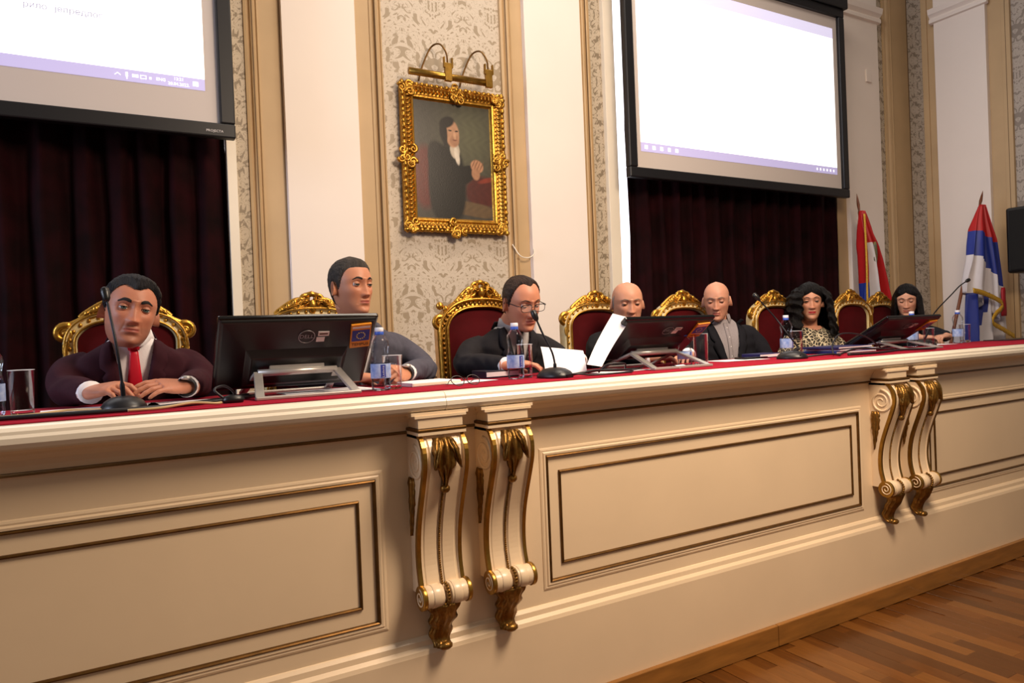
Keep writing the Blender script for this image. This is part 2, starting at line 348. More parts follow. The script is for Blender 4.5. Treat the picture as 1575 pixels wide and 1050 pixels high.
# corbels -------------------------------------------------------------
fy = smooth_interp([.52, .57, .62, .68, .75, .82, .88, .94, .99, 1.02, 1.045], [-.075, -.06, -.05, -.05, -.062, -.085, -.108, -.128, -.130, -.118, -.095])
def corbel(xc):
    w = .0775; root = MB().add([], [])
    zs = [.53+(1.045-.53)*i/30 for i in range(31)]
    # body: side walls and front with recessed channels
    m = MB(); cols = [(-w, .0), (-w, 1), (-w+.012, 1), (-w+.014, .93), (-w+.022, .93), (-w+.026, .97), (-.012, .97), (-.008, .9), (.008, .9), (.012, .97), (w-.026, .97), (w-.022, .93), (w-.014, .93), (w-.012, 1), (w, 1), (w, .0)]
    m.sheet([[(xc+x, fy(z)*k if k else 0, z) for x, k in cols] for z in zs], 0, False)
    m.box(xc-w, xc+w, -.09, 0, 1.035, 1.046)
    body = PC(m, 'corbel', cream)
    def sub(mb, name, mat, **k): return mb.build(name, mat, body, **k)
    # capital block above
    m = MB(); 
    for x0, x1, y1, z0, z1 in ((w+.006, 0, .112, 1.046, 1.056), (w, 0, .1, 1.068, 1.1), (w+.012, 0, .105, 1.1, 1.108), (w+.022, 0, .1, 1.108, 1.118)):
        m.box(xc-x0, xc+x0, -y1, 0, z0, z1)
    sub(m, 'capital', cream)
    sub(MB().box(xc-w-.008, xc+w+.008, -.114, 0, 1.056, 1.0665), 'gilded_line', goldline, bevel=.003)
    for s in (-1, 1):
        g = [[(xc+s*(w+.0015), fy(z)*.985+.012, z), (xc+s*(w+.0015), fy(z)-.0035, z), (xc+s*(w-.012), fy(z)-.0035, z)] for z in zs]
        sub(MB().sheet(g, 0, False), 'gilded_edge', brass)
        # volute spiral on the flank
        sub(MB().tube(spiral((xc+s*w, -.062, .955), .058, 2.2, (0, 0, 1), (0, -1, 0), 40), [.007-.004*i/40 for i in range(41)], 6), 'volute', cream)
        mm = MB(); leaf(mm, [(xc+s*(w+.002), -.03+.008*v, .905-.19*v) for v in [i/12 for i in range(13)]], .034, (s, 0, 0), (0, 1, 0), 6, .010)
        sub(mm, 'side_leaf', leafgold, solid=.002, fix=False)
    # roll at the foot of the scroll
    def cyl(x0, x1, r): return MB().loft([[(x, -.075+r*math.sin(a), .525+r*math.cos(a)) for a in [2*PI*i/24 for i in range(24)]] for x in (x0, x1)], True, True, 0)
    rm = MB()
    for x0, x1, r in ((-w-.004, -.012, .036), (.012, w+.004, .036), (-.05, -.02, .038), (.02, .05, .038)):
        c = cyl(xc+x0, xc+x1, r); rm.add(c.v, c.f, 0, True)
    o = sub(rm, 'scroll_roll', cream, bevel=.002)
    for s in (-1, 1): sub(cyl(xc+s*(w-.006), xc+s*(w+.007), .0395), 'gilded_band', brass, bevel=.001)
    sp = MB().tube(spiral((xc-w-.0075, -.075, .525), .03, 1.8, (0, 0, 1), (0, -1, 0), 30), .0028, 5); sub(sp, 'roll_spiral', cream)
    bd = MB()
    for k in range(15):
        a = -1.3+k*.27; bd.ball((xc, -.075-.0385*math.cos(a), .525-.0385*math.sin(a)), .0065, 0, 7)
    for k in range(44):
        z = .865-k*.0072
        if z > .555: bd.ball((xc, fy(z)*.92-.003, z), .0046, 0, 6)
    sub(bd, 'bead_string', leafgold)
    # acanthus leaf at the top
    mm = MB(); pth = [(xc, fy(1.035-.165*i/18)-.004, 1.035-.165*i/18) for i in range(19)]
    leaf(mm, pth, .058, (0, -1, .1), (1, 0, 0), 5, .02, 17); mm.ball((xc, fy(.865)-.012, .872), .013, 0, 10, (1.2, 1, 1))
    for s in (-1, 1):
        leaf(mm, [(xc+s*(.02+.025*v), fy(1.03-.09*v)-.012, 1.03-.09*v) for v in [i/10 for i in range(11)]], .02, (0, -1, 0), (1, 0, 0), 4, .016)
    sub(mm, 'acanthus_leaf', leafgold, solid=.003, fix=False)
    # pendant leaf foot
    mm = MB(); fp = smooth_interp([0, .3, .6, .85, 1], [-.072, -.062, -.036, -.028, -.048])
    rings = []
    for i in range(17):
        v = i/16; ww = .052*(1-.42*v)*(1+.13*math.sin(v*19)); d = .034*(1-.45*v)
        rings.append([(xc+ww*math.cos(a)*(1+.11*math.cos(9*a+v*3)), fp(v)+d*math.sin(a)*(1+.14*math.cos(11*a)), .497-.15*v) for a in [2*PI*j/32 for j in range(32)]])
    mm.loft(rings); mm.ball((xc+.004, fp(1)-.012, .35), .017, 0, 10, (1.5, 1, .8)); mm.ball((xc-.012, fp(1)-.004, .353), .013, 0, 8)
    sub(mm, 'pendant_leaf', leafgold)
for xc in (.937, 1.185, 3.388, 3.636): corbel(xc)
# red table covering
tcl = MB().loft([[(x, y, z) for y, z in ((-.047, 1.1792), (-.05, 1.181), (-.046, 1.1835), (.1, 1.1838), (.3, 1.1836), (.46, 1.1835), (.465, 1.15), (.46, 1.15), (.45, 1.1792))] for x in [BX0+(BX1-BX0)*i/40 for i in range(41)]], True, True, 0)
tag(tcl.build('table_cover', cloth_red), 'deep red felt cover lying along the top of the cream bench', 'tablecloth')
TZ = 1.184
# ---------------------------------------------------------------- armchairs with gilded backs
ivory = pm('ivory_chair_paint', '#d9c795', .4, var=.12, vscale=25)
def arch(hw, zb, zs, zt, n=18):
    """half outline from the lower right post up to the crown, mirrored to a full path"""
    R = [(hw*.93, zb), (hw*.97, zb+(zs-zb)*.45), (hw, zs-.05)]
    R += [(hw*math.cos(a)**.75 if math.cos(a) > 1e-6 else 0., zs-.05+(zt-zs+.05)*math.sin(a)**.9) for a in [PI/2*i/n for i in range(1, n+1)]]
    return [(-x, z) for x, z in R[:-1]] + [(x, z) for x, z in reversed(R)]
def offset(path, d):
    out = []
    for i, (x, z) in enumerate(path):
        a = path[max(i-1, 0)]; b = path[min(i+1, len(path)-1)]
        t = Vector((b[0]-a[0], b[1]-a[1])).normalized(); out.append((x-t.y*d, z+t.x*d))
    return out
def make_chair(name, label, hw, zs, zt, ctop, all_gold, group):
    c = thing(name, label, 'chair', (0, 0, 0), 0, group)
    B = lambda mb, nm, mat, **k: mb.build(nm, mat, c, local=True, **k)
    y0 = .22; inn = arch(hw, .46, zs, zt); fm = gold if all_gold else ivory
    # upholstered back, gently domed
    m = MB(); n = len(inn); ctr = (0, (zs+.5)/2)
    rows = []
    for k in range(6):
        f = 1-k/5*.98; rows.append([(x*f, y0-.012-.028*(1-f*f), ctr[1]+(z-ctr[1])*f) for x, z in inn])
    m.loft(rows, True, False); m.add([(x, y0-.012-.028, ctr[1]+(z-ctr[1])*.02) for x, z in inn], [tuple(range(n))]); B(m, 'back_panel', redvelvet)
    m = MB(); m.add([(x, y0+.02, z) for x, z in inn], [tuple(range(n))], 0, False); B(m, 'back_cloth', redvelvet)
    # moulded frame
    bw = .05 if not all_gold else .06
    prof = [(0, -.004), (.1, -.022), (.2, -.03), (.3, -.022), (.42, -.018), (.6, -.018), (.7, -.02), (.8, -.032), (.92, -.03), (1, -.012), (1, .03), (0, .03)]
    outs = [offset(inn, bw*f) for f, _ in prof]
    m = MB(); m.loft([[(outs[k][i][0], y0+prof[k][1], outs[k][i][1]) for k in range(len(prof))] for i in range(n)], True, True, 0)
    B(m, 'back_frame', fm)
    for f in (.2, .85):
        p = offset(inn, bw*f); B(MB().tube([(x, y0-.03, z) for x, z in p], .006 if all_gold else .0045, 6), 'frame_bead', gold)
    m = MB(); mid = offset(inn, bw*.52); acc = 0
    for i in range(1, n):
        a = Vector(mid[i-1]); b = Vector(mid[i]); L = (b-a).length; k = 0
        while acc < L:
            p = a.lerp(b, acc/L); m.ball((p.x, y0-.02, p.y), .009 if all_gold else .0075, 0, 6, (1, .7, 1.2)); acc += .034 if not all_gold else .024
        acc -= L
    B(m, 'stud_row', gold if not all_gold else leafgold)
    # ear scrolls
    for s in (-1, 1):
        m = MB(); cx = s*(hw+bw*.8); cz = zs-.005
        m.tube(spiral((cx, y0-.012, cz), .034, 1.6, (0, 0, 1), (s, 0, 0), 30, -.6), [.0135-.006*i/30 for i in range(31)], 8)
        m.ball((cx, y0-.012, cz), .013, 0, 8); m.ball((cx, y0, cz), .028, 0, 10, (1, .5, 1))
        leaf(m, [(cx-s*.005+s*.006*math.sin(v*3), y0-.026, cz-.03-.09*v) for v in [i/8 for i in range(9)]], .016, (0, -1, 0), (1, 0, 0), 3, .012)
        m.tube(spline([(cx-s*.01, y0-.01, cz+.03), (cx-s*.05, y0-.015, cz+.05), (cx-s*.085, y0-.015, cz+.075)], 6), .011, 8)
        if all_gold: m.ball((cx+s*-.01, y0, cz+.085), .02, 0, 10); m.ball((cx-s*.035, y0-.01, cz+.07), .017, 0, 8)
        B(m, 'ear_scroll', gold)
    # carved crest
    m = MB(); H = ctop-zt-bw*.7; zb = zt+bw*.7
    def arcz(x): return zb-(zt-zs)*min(1, abs(x)/hw)**2.2*.9
    m.tube(spiral((-.028, y0-.01, ctop-.025), .024, 1.5, (0, 0, 1), (1, 0, 0), 22, 2.6), [.011-.005*i/22 for i in range(23)], 7)
    m.tube(spiral((.028, y0-.01, ctop-.025), .024, 1.5, (0, 0, 1), (-1, 0, 0), 22, 2.6), [.011-.005*i/22 for i in range(23)], 7)
    m.tube([(-.03, y0-.005, ctop-.012), (0, y0-.012, ctop-.003), (.03, y0-.005, ctop-.012)], .013, 8)
    m.ball((0, y0-.02, ctop-.055), .02, 0, 10, (1, .8, 1.3)); m.ball((0, y0-.02, zb+.005), .016, 0, 8, (1.1, .8, 1.4))
    for s in (-1, 1):
        for cx, dz, r in ((.052, .045, .026), (.085, .03, .022), (.118, .018, .018)):
            z = arcz(cx)+dz*(H/.09)
            m.tube(spiral((s*cx, y0-.014, z), r, 1.5, (0, 0, 1), (s, 0, 0), 22, 1.2), [.0105-.005*i/22 for i in range(23)], 7)
            m.ball((s*cx, y0-.018, z), .009, 0, 8)
        leaf(m, [(s*(.02+.05*v), y0-.03, ctop-.04-.035*v+.02*math.sin(v*PI)) for v in [i/8 for i in range(9)]], .018, (0, -1, 0), (0, 0, 1), 4, .014)
        leaf(m, [(s*(.06+.085*v), y0-.022, arcz(.06+.085*v)+.028-.012*v) for v in [i/8 for i in range(9)]], .018, (0, -1, 0), (0, 0, 1), 4, .014)
        for k in range(5): m.ball((s*(.03+.025*k), y0-.016, arcz(.03+.025*k)+.008), .0115, 0, 8, (1.2, .8, .9))
        m.tube(spline([(s*.01, y0, ctop-.03), (s*.07, y0, arcz(.07)+.062*(H/.09)), (s*.14, y0, arcz(.14)+.025), (s*(hw-.01), y0, arcz(hw-.03)+.006)], 6), .009, 7)
    g = [[(x, y0+.012, arcz(x)+f*max(.008, (H-.03)*(1-(abs(x)/.15)**1.6))) for x in [-.15+.3*i/20 for i in range(21)]] for f in (0, .5, 1)]
    m.sheet(g); B(m, 'crest', gold, fix=False)
    # seat, rails and legs
    g = MB().loft([[(x*(.27-.012*abs(k-1)), -.03+y*(.25-.012*abs(k-1)), .43+.045*k) for x, y in [(math.copysign(abs(math.cos(a))**.4, math.cos(a)), math.copysign(abs(math.sin(a))**.4, math.sin(a))) for a in [2*PI*i/32 for i in range(32)]]] for k in range(3)])
    B(g, 'seat', redvelvet); B(MB().box(-.265, .265, -.275, .22, .36, .43), 'seat_rail', fm, bevel=.006)
    for s in (-1, 1):
        B(MB().tube(spline([(s*.235, -.25, .4), (s*.25, -.265, .3), (s*.235, -.25, .15), (s*.245, -.27, 0)], 5), [.03-.015*i/15 for i in range(16)], 8), 'leg', fm)
        B(MB().tube(spline([(s*hw*1.02, .215, .5), (s*.22, .21, .3), (s*.225, .24, 0)], 5), [.022]*11, 8), 'leg', fm)
    return c
G = 'gilded armchairs behind the bench'
ch = make_chair('carved_armchair', 'x', .17, 1.0, 1.035, 1.145, False, G)
spots = [(.10, .80, 'ivory and gold armchair with red velvet back behind the person in the burgundy suit'),
         (.83, .80, 'ivory and gold armchair, its crest half hidden by the person in the grey suit'),
         (2.385, .78, 'ivory and gold armchair behind the dark-suited person half hidden by the second monitor'),
         (3.03, .78, 'ivory and gold armchair behind the person in the grey open-collared shirt'),
         (3.85, .80, 'ivory and gold armchair behind the person in the patterned dress'),
         (4.60, .76, 'empty ivory and gold armchair showing its whole dark red velvet back'),
         (5.34, 1.02, 'ivory and gold armchair behind the dark-jacketed person at the third monitor')]
for i, (x, y, lb) in enumerate(spots):
    o = ch if i == 0 else copy_tree(ch)
    o.location = (x, y, PZ); o['label'] = lb
big = make_chair('carved_armchair', 'tall fully gilded armchair with large carved crest behind the person with glasses', .185, 1.0, 1.06, 1.20, True, G)
big.location = (1.68, .80, PZ)
# ---------------------------------------------------------------- people
def remesh(mb, voxel, it=4):
    me = mb.mesh('tmp'); bm = bmesh.new(); bm.from_mesh(me); bmesh.ops.recalc_face_normals(bm, faces=bm.faces); bm.to_mesh(me); bm.free()
    o = bpy.data.objects.new('tmp', me); COL.objects.link(o)
    r = o.modifiers.new('r', 'REMESH'); r.mode = 'VOXEL'; r.voxel_size = voxel; r.use_smooth_shade = True
    if it: s = o.modifiers.new('s', 'SMOOTH'); s.iterations = it; s.factor = .5
    dg = bpy.context.evaluated_depsgraph_get(); e = o.evaluated_get(dg); m2 = bpy.data.meshes.new_from_object(e)
    v = [tuple(p.co) for p in m2.vertices]; f = [tuple(p.vertices) for p in m2.polygons]
    bpy.data.objects.remove(o); bpy.data.meshes.remove(m2); return v, f
def ell(cx, cy, z, a, b, n=28, e=2.4, tilt=0.):
    out = []
    for i in range(n):
        t = 2*PI*i/n; c = math.cos(t); s = math.sin(t)
        x = a*math.copysign(abs(c)**(2/e), c); y = b*math.copysign(abs(s)**(2/e), s); out.append((cx+x, cy+y, z+tilt*y))
    return out
g2 = lambda x, s: math.exp(-x*x/(2*s*s))
HW = smooth_interp([0, .012, .03, .05, .075, .10, .125, .15, .18, .205, .222, .235], [.022, .039, .051, .0595, .0655, .0705, .073, .0742, .0695, .0565, .038, .005])
HF = smooth_interp([0, .012, .03, .05, .075, .10, .125, .15, .18, .205, .222, .235], [.066, .084, .088, .089, .090, .090, .089, .0925, .085, .067, .045, .005])
HB = smooth_interp([0, .012, .03, .05, .075, .10, .125, .15, .18, .205, .222, .235], [.0, .012, .035, .058, .078, .090, .097, .099, .094, .078, .054, .008])
def head_grid(P, nth=112, nz=104):
    """rows from chin to crown; forward is -y"""
    wf = P.get('hw', 1.); jaw = P.get('jaw', 1.); nl = P.get('nose', 1.); rows = []; lips = []
    for i in range(nz):
        t = i/(nz-1); z = .235*(1-math.cos(PI*t))/2*.35+.235*t*.65
        row = []; lrow = []
        for j in range(nth):
            a = 2*PI*j/nth; th = a-.42*math.sin(a)          # denser near the face (th = 0 is front)
            c, s = math.cos(th), math.sin(th)
            jw = 1+(jaw-1)*g2(z-.02, .03)
            kx = .90+.10*min(1, max(0, (z-.13)/.04)); x = HW(z)*wf*jw*math.copysign(abs(s)**kx, s); y = -HF(z)*abs(c)**(.86+.12*min(1, max(0, (z-.13)/.04))) if c > 0 else HB(z)*abs(c)**.95
            lip = 0.; fr = 0
            if c > 0:
                ax = abs(x); d = 0.
                # brow ridge, sockets, cheekbones
                d += .0035*g2(z-.146, .008)*g2(ax-.028, .018)
                d -= .0105*g2(z-.1255, .0105)*g2(ax-.0315, .0125)+.003*g2(z-.132, .01)*g2(ax-.014, .007)
                d += .0045*g2(z-.098, .014)*g2(ax-.045, .014)
                d -= .003*g2(z-.06, .016)*g2(ax-.042, .012)
                # nose: bridge widening to the tip, wings
                if .068 < z < .15:
                    q = (.145-z)/.065; q = max(0, min(1.12, q))
                    hgt = (.004+.0185*q**1.15)*nl*(lambda q_: q_*q_*(3-2*q_))(max(0., min(1., (z-.068)/.015)))
                    d += hgt*g2(x, .0058+.0042*q)
                d += .0068*g2(z-.083, .0062)*g2(ax-.0130, .0052)
                d -= .004*g2(z-.0715, .003)*g2(ax-.008, .0045)
                # mouth
                mw = max(0, 1-(ax/.0245)**2)
                d += (.0056*g2(z-.0592, .0038)+.0068*g2(z-.0488, .0046))*mw-.0042*g2(z-.0545, .0017)*(mw**.5)
                d += .0012*g2(z-.068, .005)*g2(ax-.005, .003)-.001*g2(x, .004)*g2(z-.068, .005)
                d -= .0035*g2(z-.036, .005)*g2(x, .018); d += .0060*g2(z-.016, .010)*g2(x, .017)
                # folds beside the mouth
                fx = .021+(.08-z)*.28; d -= .0016*g2(ax-fx, .0028)*(1 if .045 < z < .082 else 0)*P.get('age', 1.)
                y -= d
                lip = max(0, min(1, (mw**.5)*1.5*(g2(z-.0542, .0066)**2)*1.25-.18)) if mw > 0 else 0
                fr = max(0, c)
            row.append((x, y, z)); lrow.append((lip, fr))
        rows.append(row); lips.append(lrow)
    return rows, lips
def hairline(P, x, y, z):
    """signed distance-like value: positive where hair grows"""
    f = -y; k = P['hair']
    front = P.get('hl', .192)
    if k == 'bald':
        top = .150-.35*max(0, -f-.02)*0; hl = smooth_interp([-.11, -.05, -.01, .02, .045], [.03, .045, .09, .112, .3])(f)
        return min(z-hl, .152+.02*math.sin(f*40)-z)
    hl = smooth_interp([-.11, -.06, -.04, -.028, -.004, .010, .024, .045, .06, .1], [.02, .03, .06, .125, .138, .105, .128, front-.012, front, front-P.get('peak', .0)])(f)
    if k == 'long' and f > .02: hl -= .55*abs(x)*min(1, (f-.02)/.03)
    if P.get('recede') and f > .02: hl += P['recede']*g2(abs(x)-.038, .016)
    return z-hl
def cloth_mat(name, col, **k): return pm(name, col, k.pop('rough', .85), var=.10, vscale=60, bump=.08, bscale=500, spec=.2, **k)
def hand(mb, M, side, curl, spread=.06, thumb=.5, mi=0):
    """palm and five fingers; local wrist at the origin, fingers along -y, back of hand up (+z); side +1 = thumb at +x"""
    h = MB(); s = side
    rings = []
    for y, w, t, z in ((.03, .026, .021, 0), (.0, .027, .020, 0), (-.02, .034, .019, .001), (-.05, .041, .017, .002), (-.075, .042, .0155, .003), (-.094, .037, .012, .002)):
        rings.append([(x, y, z+q) for x, q in [(w*math.copysign(abs(math.cos(a))**.7, math.cos(a)), t*math.sin(a)) for a in [2*PI*i/20 for i in range(20)]]])
    h.loft(rings)
    for k, (bx, L, r) in enumerate(((.030, .070, .0088), (.0105, .078, .0090), (-.0095, .073, .0086), (-.0285, .057, .0077))):
        cu = curl[k] if hasattr(curl, '__len__') else curl
        p = Vector((s*bx, -.072, .003)); pts = [p.copy(), Vector((s*bx, -.088, .004))]; rad = [r*1.05, r*1.1]; ang = 0; p = pts[-1].copy(); yaw = s*(1.5-k)*spread
        for seg, (fl, ca) in enumerate(((.46, .8), (.31, 1.1), (.23, .75))):
            ang += cu*ca
            d = Vector((math.sin(yaw)*math.cos(ang), -math.cos(yaw)*math.cos(ang), -math.sin(ang)))
            for q in (.5, 1.): pts.append(p+d*(L*fl*q)); rad.append(r*(1.0-.09*seg-.04*q)*(1.06 if q == 1. and seg < 2 else 1))
            p = pts[-1].copy()
        pts.append(p+d*.005); rad.append(r*.5); h.tube(pts, rad, 10)
    t0 = Vector((s*.024, -.018, -.004)); d1 = Vector((s*math.sin(.75), -math.cos(.75), -.25-.3*thumb)).normalized(); d2 = Vector((s*math.sin(.75-thumb), -math.cos(.75-thumb), -.2-.4*thumb)).normalized()
    h.tube([t0, t0+d1*.022, t0+d1*.042, t0+d1*.042+d2*.016, t0+d1*.042+d2*.032, t0+d1*.042+d2*.037], [.014, .0135, .0108, .0105, .0092, .005], 10)
    v, f = remesh(h, .0026, 3)
    mb.add([tuple(M @ Vector(p)) for p in v], f, mi); return mb
def frame_to(wrist, tip, upv=(0, 0, 1)):
    """matrix placing a hand at wrist pointing to tip"""
    w = Vector(wrist); d = (Vector(tip)-w).normalized(); yv = -d; u = Vector(upv); u = (u-yv*u.dot(yv)).normalized(); xv = yv.cross(u)
    return Matrix(((xv.x, yv.x, u.x, w.x), (xv.y, yv.y, u.y, w.y), (xv.z, yv.z, u.z, w.z), (0, 0, 0, 1)))
def person(P):
    X, Y = P['at']; root = thing('person', P['label'], 'person', (X, Y, PZ), P.get('rz', 0.))
    B = lambda mb, nm, mats, **k: mb.build(nm, mats, root, local=True, **k)
    nb = Vector(P['neck'])                      # base of the neck (local)
    hp = Vector(P['head'])                      # chin-level centre of head (local)
    S = P.get('size', 1.); sw = P.get('sw', 1.); lean = nb.y
    dz = nb.z-1.0
    # torso rings: (z, half width, half depth); y runs from the seat to the leaning neck
    hip = P.get('hip', .10)
    T = [(.528, .172, .125), (.57, .168, .125), (.66, .168, .122), (.78, .180, .122), (.85, .190, .118), (.90, .190, .106), (.94, .154, .090), (.972, .105, .075), (1.0, .075, .064)]
    def ty(z): t = max(0, min(1, (z-.44)/(.56+dz))); return hip+(lean-hip)*t**1.2
    def ring(z, a, b, k=1., n=32): zz = .44+(z-.44)*(.56+dz)/.56; return ell(0, ty(zz), zz, a*k*sw, b*k*P.get('belly', 1.) if z < .8 else b*k, n, 2.5)
    def zz_(z): return .44+(z-.44)*(.56+dz)/.56
    core = MB(); core.loft([ring(z, a, b) for z, a, b in T])
    sh = P.get('sh', .185)*sw; shz = zz_(.893)
    arms = {}
    for s, key in ((-1, 'R'), (1, 'L')):        # own right hand lies at -x
        e = Vector(P['elbow'+key]); w = Vector(P['wrist'+key]); so = Vector((s*sh*.93, ty(shz), shz))
        mid = so.lerp(e, .5)+Vector((s*.012, 0, 0)); arms[key] = (so, e, w)
        k = P.get('arm', 1.)
        pts = spline([so+Vector((-s*.05, 0, .02)), so, mid, e, e.lerp(w, .5)+Vector((0, 0, .004)), w], 5)
        rr = smooth_interp([0, .2, .4, .6, .8, 1.], [.050, .057*k, .055*k, .053*k, .046*k, .037*k]); m_ = len(pts)
        core.tube(pts, [rr(i/(m_-1)) for i in range(m_)], 16)
    v, f = remesh(core, .0085, 5)
    # cloth folds on sleeves and chest
    rnd = random.Random(int(X*100)); v2 = []
    for p in v:
        q = Vector(p); n_ = math.sin(q.x*47+q.z*61+3*math.sin(q.y*23+q.x*9))*math.sin(q.z*38-q.y*41+2*math.sin(q.x*19))
        r = q-Vector((0, ty(q.z), q.z)); r = r.normalized() if r.length > 1e-4 else Vector((0, 0, 0)); v2.append(tuple(q+r*.0042*n_))
    v = v2
    bv = BVHTree.FromPolygons([Vector(p) for p in v], f)
    def front(x, z, off=.004, y_start=-1.2):
        h = bv.ray_cast(Vector((x, y_start, z)), Vector((0, 1, 0)))[0]
        return Vector((x, (h.y if h else ty(z)-.1)-off, z))
    style = P['wear']; jm = P['jacket']
    nz_ = nb.z; vb = P.get('vz', .70); vw = P.get('vw', .068)
    vzt = nz_-.005
    def vhalf(z): t = max(0, min(1, (z-vb)/(vzt-vb))); return vw*t**.85
    if style == 'suit':
        def inV(p): return p[1] < ty(p[2])-.03 and vb < p[2] and abs(p[0]) < vhalf(p[2]) and p[2] < nz_+.05
        keep = []
        for q in f:
            c = [sum(v[i][k] for i in q)/len(q) for k in range(3)]
            if c[2] > nz_-.012 and math.hypot(c[0], c[1]-nb.y) < .085: continue
            if not inV(c): keep.append(q)
        m = MB(); m.add(v, keep); B(m, 'jacket', jm, fix=False)
        # lapels
        for s in (-1, 1):
            rows = []
            for i in range(19):
                t = i/18; z = vzt+.004-(vzt-vb)*t; xi = s*max(.004, vhalf(z)-.004)
                wd = (.018+.045*math.sin(PI*min(1, t*1.25))**.8)*(1-.45*t) if t < .97 else .006
                if .30 < t < .36: wd *= .72
                rows.append([front(xi+s*wd*q, z-.008*q, .009+.004*math.sin(PI*q)) for q in (0, .33, .66, 1.)])
            lp = MB().sheet(rows); B(lp, 'lapel', jm, solid=.004, fix=False)
        cm = MB(); ringn = []
        for i in range(25):
            a = PI*(.16+.68*i/24); ca, sa = math.cos(a), math.sin(a)
            ringn.append([(ca*(.073+.016*q)*1.06, nb.y+.004+sa*(.066+.016*q), nz_+.022*(1-q)-.012*q+.004*sa) for q in (0, .4, 1.)])
        B(cm.sheet(ringn), 'jacket_collar', jm, solid=.004, fix=False)
        # shirt, collar, cuffs
        sm = P['shirt']; m = MB(); m.loft([ring(z, a, b, .93) for z, a, b in T[2:]]); 
        B(m, 'shirt', sm)
        col = MB(); oc = P.get('open', 0.)
        for s in (-1, 1):
            rows = []
            for i in range(17):
                t = i/16; a = -PI/2+s*(.10+oc+(PI-.10-oc)*t); ca, sa = math.cos(a), math.sin(a)
                up_ = .016+.016*t; pt = .026*g2(t-.06, .10)
                rows.append([(ca*(.056+.002*q)+ca*.009*q, nb.y-.004+sa*(.057+.011*q)-(.006*q if t < .2 else 0), nz_+.012+up_*(1-q)-(.012+pt)*q) for q in (0, .5, 1.)])
            col.sheet(rows)
        B(col, 'shirt_collar', sm, solid=.003, fix=False)
    else:
        def gone(c): return c[2] > nz_-.03+.035*abs(c[0])/.1 and math.hypot(c[0], c[1]-nb.y) < .095 and (c[1] < nb.y+.02)
        m = MB(); m.add(v, [q for q in f if not gone([sum(v[i][k] for i in q)/len(q) for k in range(3)])]); B(m, P.get('top_name', 'dress'), jm, fix=False)
    for key in ('R', 'L'):
        so, e, w = arms[key]; d = (w-e).normalized()
        if P.get('cuff') is not None:
            B(MB().tube([w-d*.03, w, w+d*.016, w+d*.017, w-d*.02], [.033, .0345, .035, .030, .027], 16, cap=False), 'shirt_cuff', P['cuff'])
        if P.get('watch') == key:
            wb = B(MB().tube([w+d*.017, w+d*.019, w+d*.037, w+d*.039], [.028, .0315, .0315, .028], 18, cap=False), 'watch_strap', pm('watch_strap', '#14141c', .5))
            fc = w+d*.028+Vector((0, -.012, .029)); B(MB().ball(fc, .0165, 0, 14, (1, 1, .45)), 'watch_case', silver)
    # trousers or skirt: lap and shins below the bench
    lm = MB()
    for s in (-1, 1):
        lm.tube(spline([(s*.08, hip+.0, .605), (s*.10, hip-.22, .605), (s*.11, -.33, .595), (s*.11, -.37, .48), (s*.11, -.30, .25), (s*.11, -.30, .04)], 4), [.072, .072, .072, .072, .071, .071, .07, .07, .07, .069, .066, .06, .058, .056, .054, .052, .05, .05, .05, .05, .05], 12)
    B(lm, P.get('legwear', 'trousers'), P.get('legmat', jm))
    # ---- body: head, neck, torso core and hands in one mesh
    skin = P['skin']; body = MB(); rows, lips = head_grid(P)
    e = P['look']                               # (pitch down, roll, yaw to own left = +x)
    Rm = Euler((e[0], 0, 0)).to_matrix(); Rr = Euler((0, e[1], 0)).to_matrix(); Ry = Euler((0, 0, e[2])).to_matrix()
    R3 = Ry @ Rr @ Rm; piv = Vector((0, .02, .055)); hs = P.get('hs', 1.)
    def H(p): return hp+piv*hs+R3 @ ((Vector(p)-piv)*hs)
    nz = len(rows); nt = len(rows[0])
    o0 = len(body.v)
    body.loft([[H(p) for p in r] for r in rows], True, True)
    # ears
    for s in (-1, 1):
        em = MB(); hwid = HW(.112)*P.get('hw', 1.)
        gr = []
        for i in range(13):
            a = 2*PI*i/12
            gr.append([(s*(hwid-.004+.024*r*(.7+.3*math.cos(a+2.2)) - (.005 if r < .72 else 0)), .012+(.0155+.003*math.sin(a))*r*math.cos(a)+.006*math.sin(a)*r, .113+.030*r*math.sin(a)) for r in (.05, .4, .7, .85, 1.)])
        em.sheet(gr)
        gr2 = [[(s*(hwid-.012), p[-1][1]*.9+.001, p[-1][2]*.9+.0113), p[-1]] for p in gr]; em.sheet(gr2)
        body.add([H(p) for p in em.v], em.f)
    # neck
    nc = H((0, .022, .06)); body.tube(spline([nb+Vector((0, .012, -.05)), nb+Vector((0, .006, .0)), nb.lerp(nc, .5)+Vector((0, .006, 0)), nc], 5), [.062*P.get('nk', 1.)]*6+[.058*P.get('nk', 1.)]*5+[.056*P.get('nk', 1.)]*5, 24)
    body.loft([ring(z, a, b, .90) for z, a, b in T[1:]])
    for key, s in (('R', -1), ('L', 1)):
        so, el, w = arms[key]; body.tube([el, w, w+(w-el).normalized()*.012], [.036, .028, .026], 12)
        tip = Vector(P['tip'+key]); M = frame_to(w+(w-el).normalized()*.012, tip, P.get('hup'+key, (0, 0, 1)))
        hand(body, M, -s, P.get('curl'+key, .5), P.get('spread', .06), P.get('thumb'+key, .5))
    me_o = B(body, 'body', skin, fix=True)
    # vertex tint: lips, cheeks, beard shadow of the skin itself; eye sockets darker and redder
    at = me_o.data.color_attributes.new('skin_tint', 'FLOAT_COLOR', 'POINT'); base = np.array(lin(P['skincol'])); arr = np.tile(np.append(base, 1.), (len(me_o.data.vertices), 1))
    lipc = np.array(lin(P.get('lipcol', '#9c5248'))); bd = P.get('beard', 0.)
